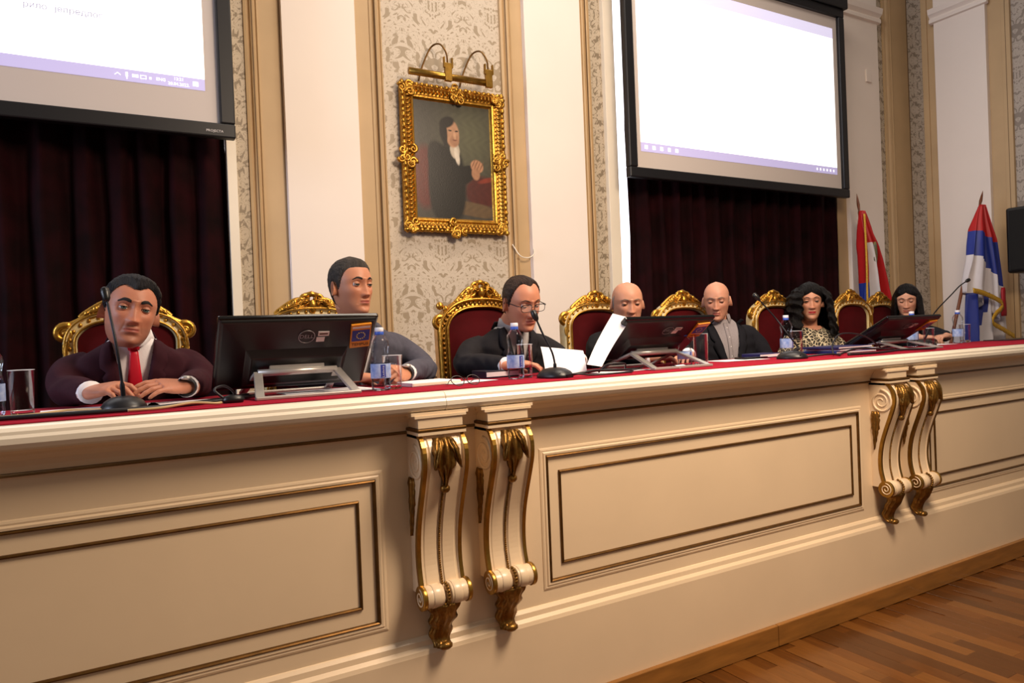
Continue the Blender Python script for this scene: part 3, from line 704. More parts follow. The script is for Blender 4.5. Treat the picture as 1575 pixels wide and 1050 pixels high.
    for i in range(nz):
        for j in range(nt):
            l, fr = lips[i][j]; x, y, z = rows[i][j]; c = base.copy()
            rd = .35*(g2(z-.088, .012)*g2(x, .016)+.7*g2(z-.095, .018)*g2(abs(x)-.042, .014)) if y < 0 else 0
            c = c*(1-rd)+np.array((base[0]*1.02, base[1]*.72, base[2]*.66))*rd
            if bd and y < .03: q = bd*max(0, min(1, (.072-z)/.012))*(1-.0*l)*(1 if abs(x) < .2 else 0); c = c*(1-q)+c*np.array((.55, .55, .62))*q
            c = c*(1-l)+lipc*l
            sc_ = .25*g2(z-.128, .008)*g2(abs(x)-.031, .014) if y < 0 else 0; c = c*(1-sc_)+c*np.array((.7, .55, .52))*sc_
            arr[o0+i*nt+j, :3] = c
    at.data.foreach_set('color', arr.ravel())
    # eyes
    lid = P.get('lid', .35)                     # 0 wide open .. 1 closed
    for s in (-1, 1):
        ec = Vector((s*.0315*P.get('hw', 1.), -.0720, .1255)); R_ = .0132
        em = MB(); gz = P.get('gaze', (0., 0.))
        rings = []
        for k in range(14):
            th = PI*k/13; rings.append([ec+Euler((gz[1], 0, gz[0])).to_matrix() @ Vector((R_*math.sin(th)*math.cos(2*PI*q/20), -R_*math.cos(th), R_*math.sin(th)*math.sin(2*PI*q/20))) for q in range(20)])
        em.loft([[H(p) for p in r] for r in rings]); 
        em.m = [2 if i < 20*1 else (1 if i < 20*3 else 0) for i in range(len(em.f))]; em.m[-2] = 2
        B(em, 'eyeball', [pm('eye_white', '#d8d0ca', .25), pm('iris_'+P.get('iris', '#4a3a2a'), P.get('iris', '#4a3a2a'), .2), pm('pupil', '#050505', .1)])
        # lids: shells just outside the eyeball
        lm_ = MB(); 
        for lo, hi in ((lerp_(.62, -.32, lid), 1.35), (-1.3, -.55)):
            gr = []
            for a in range(13):
                az = -1.25+2.5*a/12; k_ = math.cos(az*1.15); L0, L1 = (lo*k_ if lo > 0 else lo*k_, hi) if hi > 0 else (lo, hi*k_)
                gr.append([H(ec+Vector((1.09*R_*math.sin(az)*math.cos(L0+(L1-L0)*b/6), -1.09*R_*math.cos(az)*math.cos(L0+(L1-L0)*b/6), 1.09*R_*math.sin(L0+(L1-L0)*b/6)))) for b in range(7)])
            lm_.sheet(gr)
        B(lm_, 'eyelid', P['lidmat'], fix=False)
        ls = MB(); pts = [H(ec+Vector((1.13*R_*math.sin(az)*math.cos(lerp_(.62, -.32, lid)*math.cos(az*1.15)), -1.13*R_*math.cos(az)*math.cos(lerp_(.62, -.32, lid)*math.cos(az*1.15)), 1.13*R_*math.sin(lerp_(.62, -.32, lid)*math.cos(az*1.15))))) for az in [-1.15+2.3*a/12 for a in range(13)]]
        ls.tube(pts, .0009 if not P.get('lash') else .0016, 5); B(ls, 'lash_line', P['lashmat'])
        bh = BVHTree.FromPolygons([Vector(p) for r in rows for p in r], [(i*nt+j, i*nt+(j+1) % nt, (i+1)*nt+(j+1) % nt, (i+1)*nt+j) for i in range(nz-1) for j in range(nt)]) if s == -1 else bh
        br = []
        for k in range(12):
            t = k/11; bx = s*(.014+.036*t)*P.get('hw', 1.); bz = .1455+.0055*math.sin(PI*min(1, t*1.15)*.75)-.006*max(0, t-.6)/.4+P.get('browz', 0)
            hgt = P.get('brow', .0042)*(1-.65*t**2)*(.65+.35*min(1, t*5))
            row = []
            for q in (-1, 0, 1):
                h = bh.ray_cast(Vector((bx, -.3, bz+q*hgt)), Vector((0, 1, 0)))[0]; row.append(H((bx, (h.y if h else -.085)-(.0022 if q == 0 else .0004), bz+q*hgt)))
            br.append(row)
        B(MB().sheet(br), 'eyebrow', P['browmat'], fix=False)
    # hair
    hm = P['hairmat']; th = P.get('thick', .012); k = P['hair']
    D = [[hairline(P, *p) for p in r] for r in rows]
    hv = []; 
    for i, r in enumerate(rows):
        t_row = []
        for j, p in enumerate(r):
            q = Vector(p); c = Vector((0, .0, .12)); n_ = (q-c).normalized(); d = D[i][j]
            tk = th*max(0, min(1, d/.022))**.7*(.55+.45*max(0, min(1, (q.z-.10)/.08))) if k != 'bald' else .0022*max(0, min(1, d/.012))
            tk += (.0012*math.sin(q.x*420+q.y*90)*math.sin(q.z*160+q.x*60) if k != 'bald' else 0)*min(1, max(0, d/.02))
            if k == 'short' and P.get('quiff') and -q.y > .02 and q.z > .17: tk += P['quiff']*g2(q.z-.2, .03)
            t_row.append(q+n_*(tk-.0006))
        hv.append(t_row)
    hmB = MB(); vs = [H(p) for r in hv for p in r]; fs = []
    for i in range(nz-1):
        for j in range(nt):
            j2 = (j+1) % nt
            if max(D[i][j], D[i][j2], D[i+1][j], D[i+1][j2]) > 0 and min(D[i][j], D[i][j2], D[i+1][j], D[i+1][j2]) > -.006: fs.append((i*nt+j, i*nt+j2, (i+1)*nt+j2, (i+1)*nt+j))
    fs.append(tuple((nz-1)*nt+j for j in range(nt))) if k != 'bald' else None
    hmB.add(vs, fs)
    if k == 'long':
        lg = MB(); LZ = P['hair_len']; fl = P.get('flare', .03); wv = P.get('wave', 0.)
        rings = []
        for i in range(22):
            t = i/21; z = .215-(LZ+.215)*t; w_ = (.060+.03*min(1, t*5)+fl*t)*P.get('hvol', 1.); op = P.get('face', .95)
            if z > .185: op = op*max(.0, (1-(z-.185)/.03*.9))
            outer = []; inner = []
            for q in range(25):
                opl = op*P.get('sweep', 1.); a = -PI/2+op+(2*PI-op-opl)*q/24; ca, sa = math.cos(a), math.sin(a); wob = 1+wv*math.sin(z*95+3*math.sin(a*2)+a*5)+.02*math.sin(a*23)
                ex = (w_ if z < .2 else w_*max(.25, math.sqrt(max(0, 1-((z-.2)/.04)**2))))
                outer.append((ex*wob*ca, .022+(ex*1.12)*wob*sa*(1 if sa < 0 else 1.0), z)); inner.append(((ex-.024)*ca, .022+(ex*1.12-.024)*sa, z))
            rings.append([H(p) if P.get('rigid', True) else p for p in outer+inner[::-1]])
        lg.loft(rings); v_, f_ = remesh(lg, .006, 5)
        if wv: v_ = [tuple(Vector(p)*1+Vector((math.sin(p[2]*120+p[0]*60), math.sin(p[2]*105+p[0]*80+1), math.sin(p[0]*110+p[1]*90)))*.0055) for p in v_]
        hmB.add(v_, f_)
    B(hmB, 'hair', hm, fix=False)
    root['_H'] = 0; del root['_H']
    return root, H, front, B, ty
def lerp_(a, b, t): return a+(b-a)*t
def skin_mat(n):
    m = pm('skin_'+n, '#c98f72', .48, attr='skin_tint', bump=.06, bscale=260, spec=.35)
    b = m.node_tree.nodes['Principled BSDF']; b.inputs['Subsurface Weight'].default_value = .08; b.inputs['Subsurface Radius'].default_value = (.01, .004, .002); return m
def hairm(n, col, rough=.5): return pm('hair_'+n, col, rough, var=.45, vscale=14, bump=.8, bscale=60, stretch=(7, 2., 1.), spec=.2)
def tie(front, B, nb, mat, vb, w=.032):
    z0 = nb.z-.002; rows = []
    for i in range(4):
        t = i/3; ww = .025-.010*t; p = front_of_shirt(nb, z0-.034*t); rows.append([(x*ww, p-.014+.006*abs(x)**2-(.004 if i in (1, 2) else 0), z0+.006-.04*t) for x in (-1, -.5, 0, .5, 1)])
    B(MB().sheet(rows), 'tie_knot', mat, solid=.006, fix=False)
    rows = []
    for i in range(16):
        t = i/15; z = z0-.03-(z0-.03-vb+.02)*t; ww = .012+(w-.012)*min(1, t*1.3); y = front_of_shirt(nb, z)
        rows.append([(x*ww, y-.008+.003*abs(x), z) for x in (-1, -.5, 0, .5, 1)])
    B(MB().sheet(rows), 'tie_blade', mat, solid=.003, fix=False)
_fs = {}
def front_of_shirt(nb, z): return _fs['f'](z)
def shirt_front(P):
    """depth of the shirt front along the body's centre line"""
    nb = Vector(P['neck']); dz = nb.z-1.0; hip = P.get('hip', .10)
    T = [(.44, .125), (.54, .125), (.66, .122), (.78, .122), (.85, .118), (.90, .106), (.94, .090), (.972, .075), (1.0, .064)]
    fb = smooth_interp([.44+(z-.44)*(.56+dz)/.56 for z, _ in T], [b for _, b in T])
    def ty(z): t = max(0, min(1, (z-.44)/(.56+dz))); return hip+(nb.y-hip)*t**1.2
    _fs['f'] = lambda z: ty(z)-fb(z)*.93*(P.get('belly', 1.) if z < .8 else 1.)
GR = None
def mk(P, tie_mat=None, buttons=None):
    nm = P['id']; P['skin'] = skin_mat(nm); P['lidmat'] = pm('eyelid_'+nm, tuple(x*.82 for x in lin(P['skincol'])), .5); P['browmat'] = pm('brow_'+nm, P['browcol'], .8); P['lashmat'] = pm('lash', '#140d0b', .7)
    r = person(P); root, H, front, B, ty = r
    shirt_front(P); nb = Vector(P['neck'])
    if tie_mat: tie(front, B, nb, tie_mat, P.get('vz', .7))
    if buttons:
        for k in range(4):
            z = nb.z-.05-.055*k; B(MB().ball((0.004, _fs['f'](z)-.003, z), .0045, 0, 8, (1, .5, 1)), 'button', buttons)
        rows = [[(x, _fs['f'](z)-.0035, z) for x in (-.012, 0, .012)] for z in [nb.z-.02-.25*i/12 for i in range(13)]]
        B(MB().sheet(rows), 'placket', P['shirt'], solid=.002, fix=False)
    return r
wcuff = pm('white_shirt_cotton', '#e6e1e4', .8, var=.04, bump=.08, bscale=200)
# person in the burgundy suit ------------------------------------------------
mk(dict(id='a', label='person in a burgundy suit and bright red tie, hands together on the bench', at=(.10, .62), neck=(-.005, -.055, .958), head=(-.02, -.128, .932), look=(.0, .19, .12),
    elbowR=(-.195, -.12, .80), wristR=(-.13, -.31, .80), tipR=(-.055, -.40, .812), elbowL=(.195, -.13, .80), wristL=(.14, -.325, .80), tipL=(.04, -.39, .808), hupR=(-.1, -.35, 1), hupL=(.1, -.45, 1), curlR=(.55, .6, .65, .7), curlL=.28, spread=.09, thumbR=.7, thumbL=.5,
    wear='suit', jacket=cloth_mat('burgundy_suiting', '#33101b'), shirt=wcuff, cuff=wcuff, skincol='#b87a60', lipcol='#9a5146', beard=.5, hair='short', hl=.185, recede=.014, thick=.013, quiff=.004, hairmat=hairm('a', '#0d0b10'), browcol='#120d0c', iris='#52605c', lid=.5, jaw=1.05, hw=1.03, sw=1.04, vz=.66, brow=.0062, watch='L'), tie_mat=pm('red_silk', '#c5102a', .4, var=.05, bump=.05, bscale=300))
# person in the grey suit ----------------------------------------------------
mk(dict(id='b', hip=.08, label='person in a grey-blue suit seated behind the first monitor, looking aside', at=(.93, .74), neck=(0, -.04, 1.0), head=(-.035, -.08, 1.025), look=(.0, .0, .36),
    elbowR=(-.24, -.12, .80), wristR=(-.12, -.33, .79), tipR=(0, -.40, .775), elbowL=(.265, -.12, .79), wristL=(.075, -.40, .795), tipL=(-.01, -.47, .80), curlR=.5, curlL=.8, hupL=(.5, -.5, .8),
    wear='suit', jacket=cloth_mat('grey_suiting', '#4d4c58'), shirt=wcuff, cuff=wcuff, skincol='#bd8163', hair='short', hl=.192, thick=.010, hairmat=hairm('b', '#3a342f'), browcol='#241a15', brow=.0048, iris='#3d4a48', lid=.62, hw=1.0, sw=1.06, vz=.72, watch='L'))
# person with glasses reading ------------------------------------------------
rC = mk(dict(id='c', label='person in a charcoal suit, black tie and glasses reading from a sheet', at=(1.64, .70), neck=(.0, -.06, .962), head=(.0, -.145, .955), look=(.30, -.06, .0),
    elbowR=(-.26, -.10, .80), wristR=(-.215, -.37, .80), tipR=(-.10, -.455, .80), elbowL=(.24, -.10, .80), wristL=(.17, -.34, .80), tipL=(.09, -.42, .81), curlR=.35, curlL=.45,
    wear='suit', jacket=cloth_mat('charcoal_suiting', '#1f1d21'), shirt=pm('grey_shirt_cotton', '#a8a5a6', .8, var=.04), cuff=wcuff, skincol='#c28468', hair='short', hl=.205, recede=.022, thick=.009, hairmat=hairm('c', '#33241d'), browcol='#4a3226', brow=.003, lid=.85, gaze=(0, .4), hw=.99, sw=1.06, vz=.68, age=1.2), tie_mat=pm('black_silk', '#0c0b0d', .5))
# bald man behind the second monitor --------------------------------------
mk(dict(id='d', hip=.02, label='person in a dark suit and white shirt behind the second monitor, eyes lowered', at=(2.42, .80), neck=(-.01, -.03, .960), head=(-.02, -.07, .953), look=(.16, .0, -.42), rz=0.,
    elbowR=(-.26, -.12, .80), wristR=(-.13, -.34, .79), tipR=(-.03, -.40, .78), elbowL=(.26, -.12, .80), wristL=(.13, -.34, .79), tipL=(.03, -.40, .78),
    wear='suit', jacket=cloth_mat('black_suiting', '#121317'), shirt=wcuff, cuff=wcuff, skincol='#c08a70', hair='bald', hairmat=hairm('d', '#8f8782'), browcol='#7d6a5c', brow=.003, lid=.7, gaze=(0, .3), hw=1.08, jaw=1.12, hs=.96, sw=1.08, age=2., vz=.72))
# bald man with the open collar -------------------------------------------
mk(dict(id='e', hip=-.07, label='person in a dark blazer and grey open-collared shirt looking down', at=(3.22, .90), neck=(0, -.02, .965), head=(-.02, -.06, .965), look=(.17, .0, -.50), rz=-.35,
    elbowR=(-.25, -.10, .72), wristR=(-.14, -.26, .66), tipR=(-.06, -.33, .62), elbowL=(.25, -.10, .72), wristL=(.15, -.28, .66), tipL=(.08, -.35, .63),
    wear='suit', jacket=cloth_mat('navy_blazer', '#14141b'), shirt=pm('grey_oxford', '#8d868a', .85, var=.12, vscale=200, bump=.1, bscale=300), cuff=None, open=.28, skincol='#c18b72', hair='bald', hairmat=hairm('e', '#a09a98'), browcol='#7b6658', brow=.0032, lid=.8, gaze=(0, .4), hw=1.0, hs=.97, vw=.085, sw=1.05, age=1.6, vz=.60), buttons=pm('shirt_button', '#d8d4d2', .4))
# curly-haired woman -------------------------------------------------------
leop = pm('patterned_jersey', '#1a1712', .85)
def leopard():
    N = leop.node_tree.nodes; L = leop.node_tree.links; b = N['Principled BSDF']; tc = N.new('ShaderNodeTexCoord')
    v = N.new('ShaderNodeTexVoronoi'); v.feature = 'DISTANCE_TO_EDGE'; v.inputs['Scale'].default_value = 40; L.new(tc.outputs['Object'], v.inputs['Vector'])
    v2 = N.new('ShaderNodeTexVoronoi'); v2.inputs['Scale'].default_value = 40; L.new(tc.outputs['Object'], v2.inputs['Vector'])
    r = N.new('ShaderNodeValToRGB'); e = r.color_ramp.elements; e[0].position = .05; e[0].color = (*lin('#cfc0a0'), 1); e[1].position = .09; e[1].color = (*lin('#17140f'), 1)
    x = e.new(.26); x.color = (*lin('#2a241c'), 1); x = e.new(.32); x.color = (*lin('#7d725c'), 1)
    L.new(v.outputs['Distance'], r.inputs[0]); L.new(r.outputs[0], b.inputs['Base Color'])
leopard()
mk(dict(id='f', hip=-.06, label='person in a black and cream patterned dress sitting upright', at=(4.04, .90), neck=(0, -.02, .905), head=(.0, -.045, .94), look=(.02, .0, -.42), rz=-.35,
    elbowR=(-.22, -.08, .70), wristR=(-.12, -.22, .64), tipR=(-.04, -.28, .6), elbowL=(.22, -.08, .70), wristL=(.12, -.22, .64), tipL=(.04, -.28, .6), arm=.85,
    wear='dress', jacket=leop, skincol='#c48c70', lipcol='#a01626', hair='long', hl=.183, hair_len=.10, flare=.03, wave=.045, hvol=1.42, face=.78, sweep=.6, thick=.02, hairmat=hairm('f', '#0b090a'), browcol='#241813', brow=.003, lid=.55, lash=True, hw=.94, nk=.85, sw=.92, sh=.165, age=.8, legwear='skirt'))
# young woman with straight hair -------------------------------------------
mk(dict(id='g', hip=.0, label='person in a dark jacket looking down behind the third monitor', at=(5.33, 1.02), neck=(-.02, -.03, .925), head=(-.02, -.075, .955), look=(.22, .0, -.62), rz=-.45,
    elbowR=(-.21, -.14, .79), wristR=(-.13, -.34, .79), tipR=(-.06, -.42, .785), elbowL=(.20, -.14, .79), wristL=(.08, -.34, .79), tipL=(-.03, -.40, .785), arm=.85,
    wear='suit', jacket=cloth_mat('dark_blazer', '#1d1e26'), shirt=pm('black_top', '#0e0d10', .8), cuff=None, open=.6, skincol='#cf9a80', lipcol='#a8594f', hair='long', hl=.188, hair_len=.16, flare=.03, wave=.0, hvol=1.05, face=.80, thick=.012, hairmat=hairm('g', '#0c0a0d', .35), browcol='#1d1412', brow=.0034, lid=.85, lash=True, gaze=(0, .4), hw=.95, nk=.82, sw=.90, sh=.165, age=.3, legwear='trousers'))
# spectacles worn by the reader
def worn_glasses():
    root, H, front, B, ty = rC; m = MB(); bl = pm('spectacle_frame', '#15131a', .35, .4)
    for s in (-1, 1):
        loop = [H((s*.034+.026*math.copysign(abs(math.cos(a))**.6, math.cos(a)), -.103+.008*abs(math.cos(a)*.5+s*.0), .1195+.0165*math.copysign(abs(math.sin(a))**.6, math.sin(a)))) for a in [2*PI*i/28 for i in range(29)]]
        m.tube(loop, .0014, 6, cap=False); m.tube([loop[2], loop[5], loop[7], loop[9], loop[12]], .0019, 6)
        m.tube([H((s*.060, -.100, .128)), H((s*.073, -.085, .128)), H((s*.0775, -.02, .126)), H((s*.078, .016, .122)), H((s*.074, .03, .108))], .0018, 6)
        ln = MB(); ln.add([H((s*.034+.025*math.copysign(abs(math.cos(a))**.6, math.cos(a)), -.1025, .1195+.0155*math.copysign(abs(math.sin(a))**.6, math.sin(a)))) for a in [2*PI*i/24 for i in range(24)]], [tuple(range(24))], 0, False)
        B(ln, 'spectacle_lens', pm('spectacle_lens', '#ffffff', .02, alpha=.12, spec=.6), fix=False)
    m.tube([H((-.010, -.104, .124)), H((0, -.108, .127)), H((.010, -.104, .124))], .0014, 6)
    B(m, 'spectacles', bl)
worn_glasses()
# ---------------------------------------------------------------- things on the bench
def thin_clear(name, tint, refl=.55, edge=.35):
    """thin clear wall: mostly see-through, glossy at grazing angles"""
    m = bpy.data.materials.new(name); m.use_nodes = True; N = m.node_tree.nodes; L = m.node_tree.links; N.remove(N['Principled BSDF'])
    tr = N.new('ShaderNodeBsdfTransparent'); tr.inputs[0].default_value = (*lin(tint), 1); gl = N.new('ShaderNodeBsdfGlossy'); gl.inputs['Roughness'].default_value = .04
    lw = N.new('ShaderNodeLayerWeight'); lw.inputs[0].default_value = edge; mu = N.new('ShaderNodeMath'); mu.operation = 'MULTIPLY'; mu.inputs[1].default_value = refl; L.new(lw.outputs['Fresnel'], mu.inputs[0])
    tc = N.new('ShaderNodeTexCoord'); nz = N.new('ShaderNodeTexNoise'); nz.inputs['Scale'].default_value = 40; L.new(tc.outputs['Object'], nz.inputs['Vector']); bp = N.new('ShaderNodeBump'); bp.inputs['Strength'].default_value = .08; L.new(nz.outputs['Fac'], bp.inputs['Height']); L.new(bp.outputs[0], gl.inputs['Normal'])
    mx = N.new('ShaderNodeMixShader'); L.new(mu.outputs[0], mx.inputs[0]); L.new(tr.outputs[0], mx.inputs[1]); L.new(gl.outputs[0], mx.inputs[2]); L.new(mx.outputs[0], N['Material Output'].inputs[0]); return m
glassm = thin_clear('drinking_glass', '#ffffff', .4, .15); petm = thin_clear('clear_bottle_plastic', '#fcfdff', .6, .22); waterm = thin_clear('water', '#f7faff', .4, .15); rimm = pm('rim_highlight', '#e4e8f2', .08, alpha=.55, spec=.8)
capb = pm('blue_cap_plastic', '#3a5fc4', .4); capw = pm('white_cap_plastic', '#d9dbe6', .4)
labm = pm('printed_label', '#b9cdec', .5, col2='#6f8fd0', vscale=45); labd = pm('label_blue_print', '#2a3c9a', .5)
def tumbler(x, y, label, h=.125, r=.032, fill=0.):
    t = thing('water_glass', label, 'glass', (x, y, TZ), 0, 'water glasses on the bench')
    MB().lathe([(r*.86, 0), (r*.88, .002), (r, h), (r*.965, h), (r*.85, .016), (.0005, .014)], n=28, cap=True).build('glass_body', glassm, t, local=True)
    MB().tube([(r*.985*math.cos(2*PI*i/28), r*.985*math.sin(2*PI*i/28), h) for i in range(29)], .0012, 5, cap=False).build('rim_glint', rimm, t, local=True)  # bright whitish ring: the rim's highlight put into its colour
    MB().lathe([(r*.84, .001), (r*.86, .002), (r*.87, .012), (r*.80, .015)], n=28).build('glass_foot', pm('thick_glass', '#ffffff', .02, trans=1., ior=1.3), t, local=True)
    if fill: MB().lathe([(r*.835, .0165), (r*(.845+.1*fill), .0165+h*fill), (.0005, .0165+h*fill)], n=28).build('water', waterm, t, local=True)
    return t
def bottle(x, y, label, h=.21, rz=0.):
    t = thing('water_bottle', label, 'bottle', (x, y, TZ), rz, 'plastic water bottles on the bench')
    k = h/.21; P = [(.026, 0), (.031, .004), (.0325, .015), (.031, .03), (.0325, .04), (.0325, .092), (.030, .10), (.0275, .118), (.0295, .135), (.0325, .15), (.030, .165), (.021, .18), (.0125, .188), (.0125, .195)]
    MB().lathe([(r, z*k) for r, z in P], n=28, cap=True).build('bottle_body', petm, t, local=True)
    MB().lathe([(r*.95, z*k+.001) for r, z in P[:6]]+[(.0005, .085*k)], n=24).build('water', waterm, t, local=True)
    MB().lathe([(.0333, .042*k), (.0336, .044*k), (.0336, .088*k), (.0333, .09*k)], n=28, cap=False).build('bottle_label', labm, t, local=True)
    g = [[(.0341*math.cos(a), .0341*math.sin(a), z*k) for a in [-2.0+.5*i/6 for i in range(7)]] for z in (.045, .087)]
    lb = MB().sheet(g).build('label_band', labd, t, local=True, fix=False)
    for i, chx in enumerate('Ledena'):
        a = -1.75; M = Matrix.Translation((.0346*math.cos(a), .0346*math.sin(a), (.0485+i*.0065)*k)) @ Matrix.Rotation(a+PI/2, 4, 'Z') @ Matrix.Rotation(PI/2, 4, 'X') @ Matrix.Rotation(PI/2, 4, 'Z')
        tm = textmesh(chx, .0105, 'label_letter', capw, M); tm.parent = t
    MB().lathe([(.0145, .186*k), (.0150, .188*k), (.0150, .196*k), (.0145, .197*k)], n=20).build('cap_ring', capb, t, local=True)
    MB().lathe([(.0145, .197*k), (.0148, .199*k), (.0145, .2095*k), (.013, .211*k)], n=20).build('bottle_cap', capw, t, local=True)
    return t
tumbler(-.19, .20, 'empty tall water glass beside the person in the burgundy suit')
bottle(-.262, .22, 'plastic water bottle cut by the frame edge next to the lone empty glass')
bottle(.815, .10, 'plastic water bottle close against the edge of the first monitor', .21, .1)
tumbler(.868, .13, 'water glass half full beside the bottle at the first monitor', .115, .034, .4)
bottle(1.375, .16, 'plastic water bottle standing in front of the person with glasses', .213, .35)
tumbler(1.435, .19, 'water glass between the bottle and the reading person\'s microphone', .13, .031, .25)
bottle(2.285, .205, 'plastic water bottle half hidden behind the second monitor\'s stand', .15, .4)
tumbler(2.36, .18, 'water glass standing behind the right leg of the second monitor\'s stand', .14, .034, .3)
bottle(3.16, .36, 'plastic water bottle just left of the person in the patterned dress', .215, .5)
tumbler(3.24, .36, 'water glass in front of the patterned dress', .13, .034)
bottle(4.30, .36, 'plastic water bottle behind the third monitor with only its cap showing above', .215, .5)
tumbler(4.37, .30, 'water glass behind the third monitor\'s stand', .11, .032)
bottle(4.90, .41, 'plastic water bottle at the far end before the striped flag', .215, .5)
tumbler(5.02, .43, 'water glass at the far end beside the last water bottle', .12, .034)
# gooseneck microphones
micm = pm('microphone_black', '#121116', .4, var=.1); stalkm = pm('gooseneck_metal', '#1b1a20', .35, .6)
def microphone(x, y, pts, label, rz=0.):
    t = thing('desk_microphone', label, 'microphone', (x, y, TZ), 0., 'gooseneck microphones on the bench')
    rings = []
    for k, z in ((1., 0), (1.03, .004), (1., .012), (.86, .024), (.6, .034), (.28, .039)):
        c, s = math.cos(rz), math.sin(rz); rings.append([(c*px-s*py, s*px+c*py, z) for px, py in [(.058*k*math.copysign(abs(math.cos(a))**.85, math.cos(a)), .07*k*math.copysign(abs(math.sin(a))**.85, math.sin(a))) for a in [2*PI*i/32 for i in range(32)]]])
    MB().loft(rings).build('microphone_base', micm, t, local=True, bevel=.0)
    MB().box(-.02, .02, -.062, -.045, .012, .02).build('talk_button', blackgl, t, local=True, bevel=.002)
    P = spline([(0, .0, .034)]+pts, 8); n = len(P)
    MB().tube(P, [.0065 if i < n*.22 else .0038 for i in range(n)], 8).build('gooseneck', stalkm, t, local=True)
    d = (P[-1]-P[-3]).normalized(); e = P[-1]
    MB().tube([e-d*.004, e, e+d*.006, e+d*.022, e+d*.036, e+d*.041], [.005, .008, .0105, .0125, .011, .005], 14).build('microphone_head', black, t, local=True)
    return t
microphone(.055, .12, [(-.004, .0, .10), (-.014, .01, .2), (-.03, .05, .315)], 'gooseneck microphone before the person in the burgundy suit')
microphone(1.50, .08, [(.0, .0, .055), (-.008, .005, .10), (-.03, .03, .17), (-.045, .045, .222)], 'gooseneck microphone before the person with glasses', .3)
microphone(2.90, .12, [(.045, 0, .05), (.01, .03, .12), (.0, .08, .19), (-.035, .12, .26), (-.055, .14, .295)], 'gooseneck microphone bent far aside in front of the person in the open shirt', .5)
microphone(4.45, .38, [(.04, 0, .07), (.15, .02, .19), (.38, .02, .325), (.47, .02, .375), (.55, .02, .405)], 'gooseneck microphone rising behind the third monitor, bent toward the flag', .2)
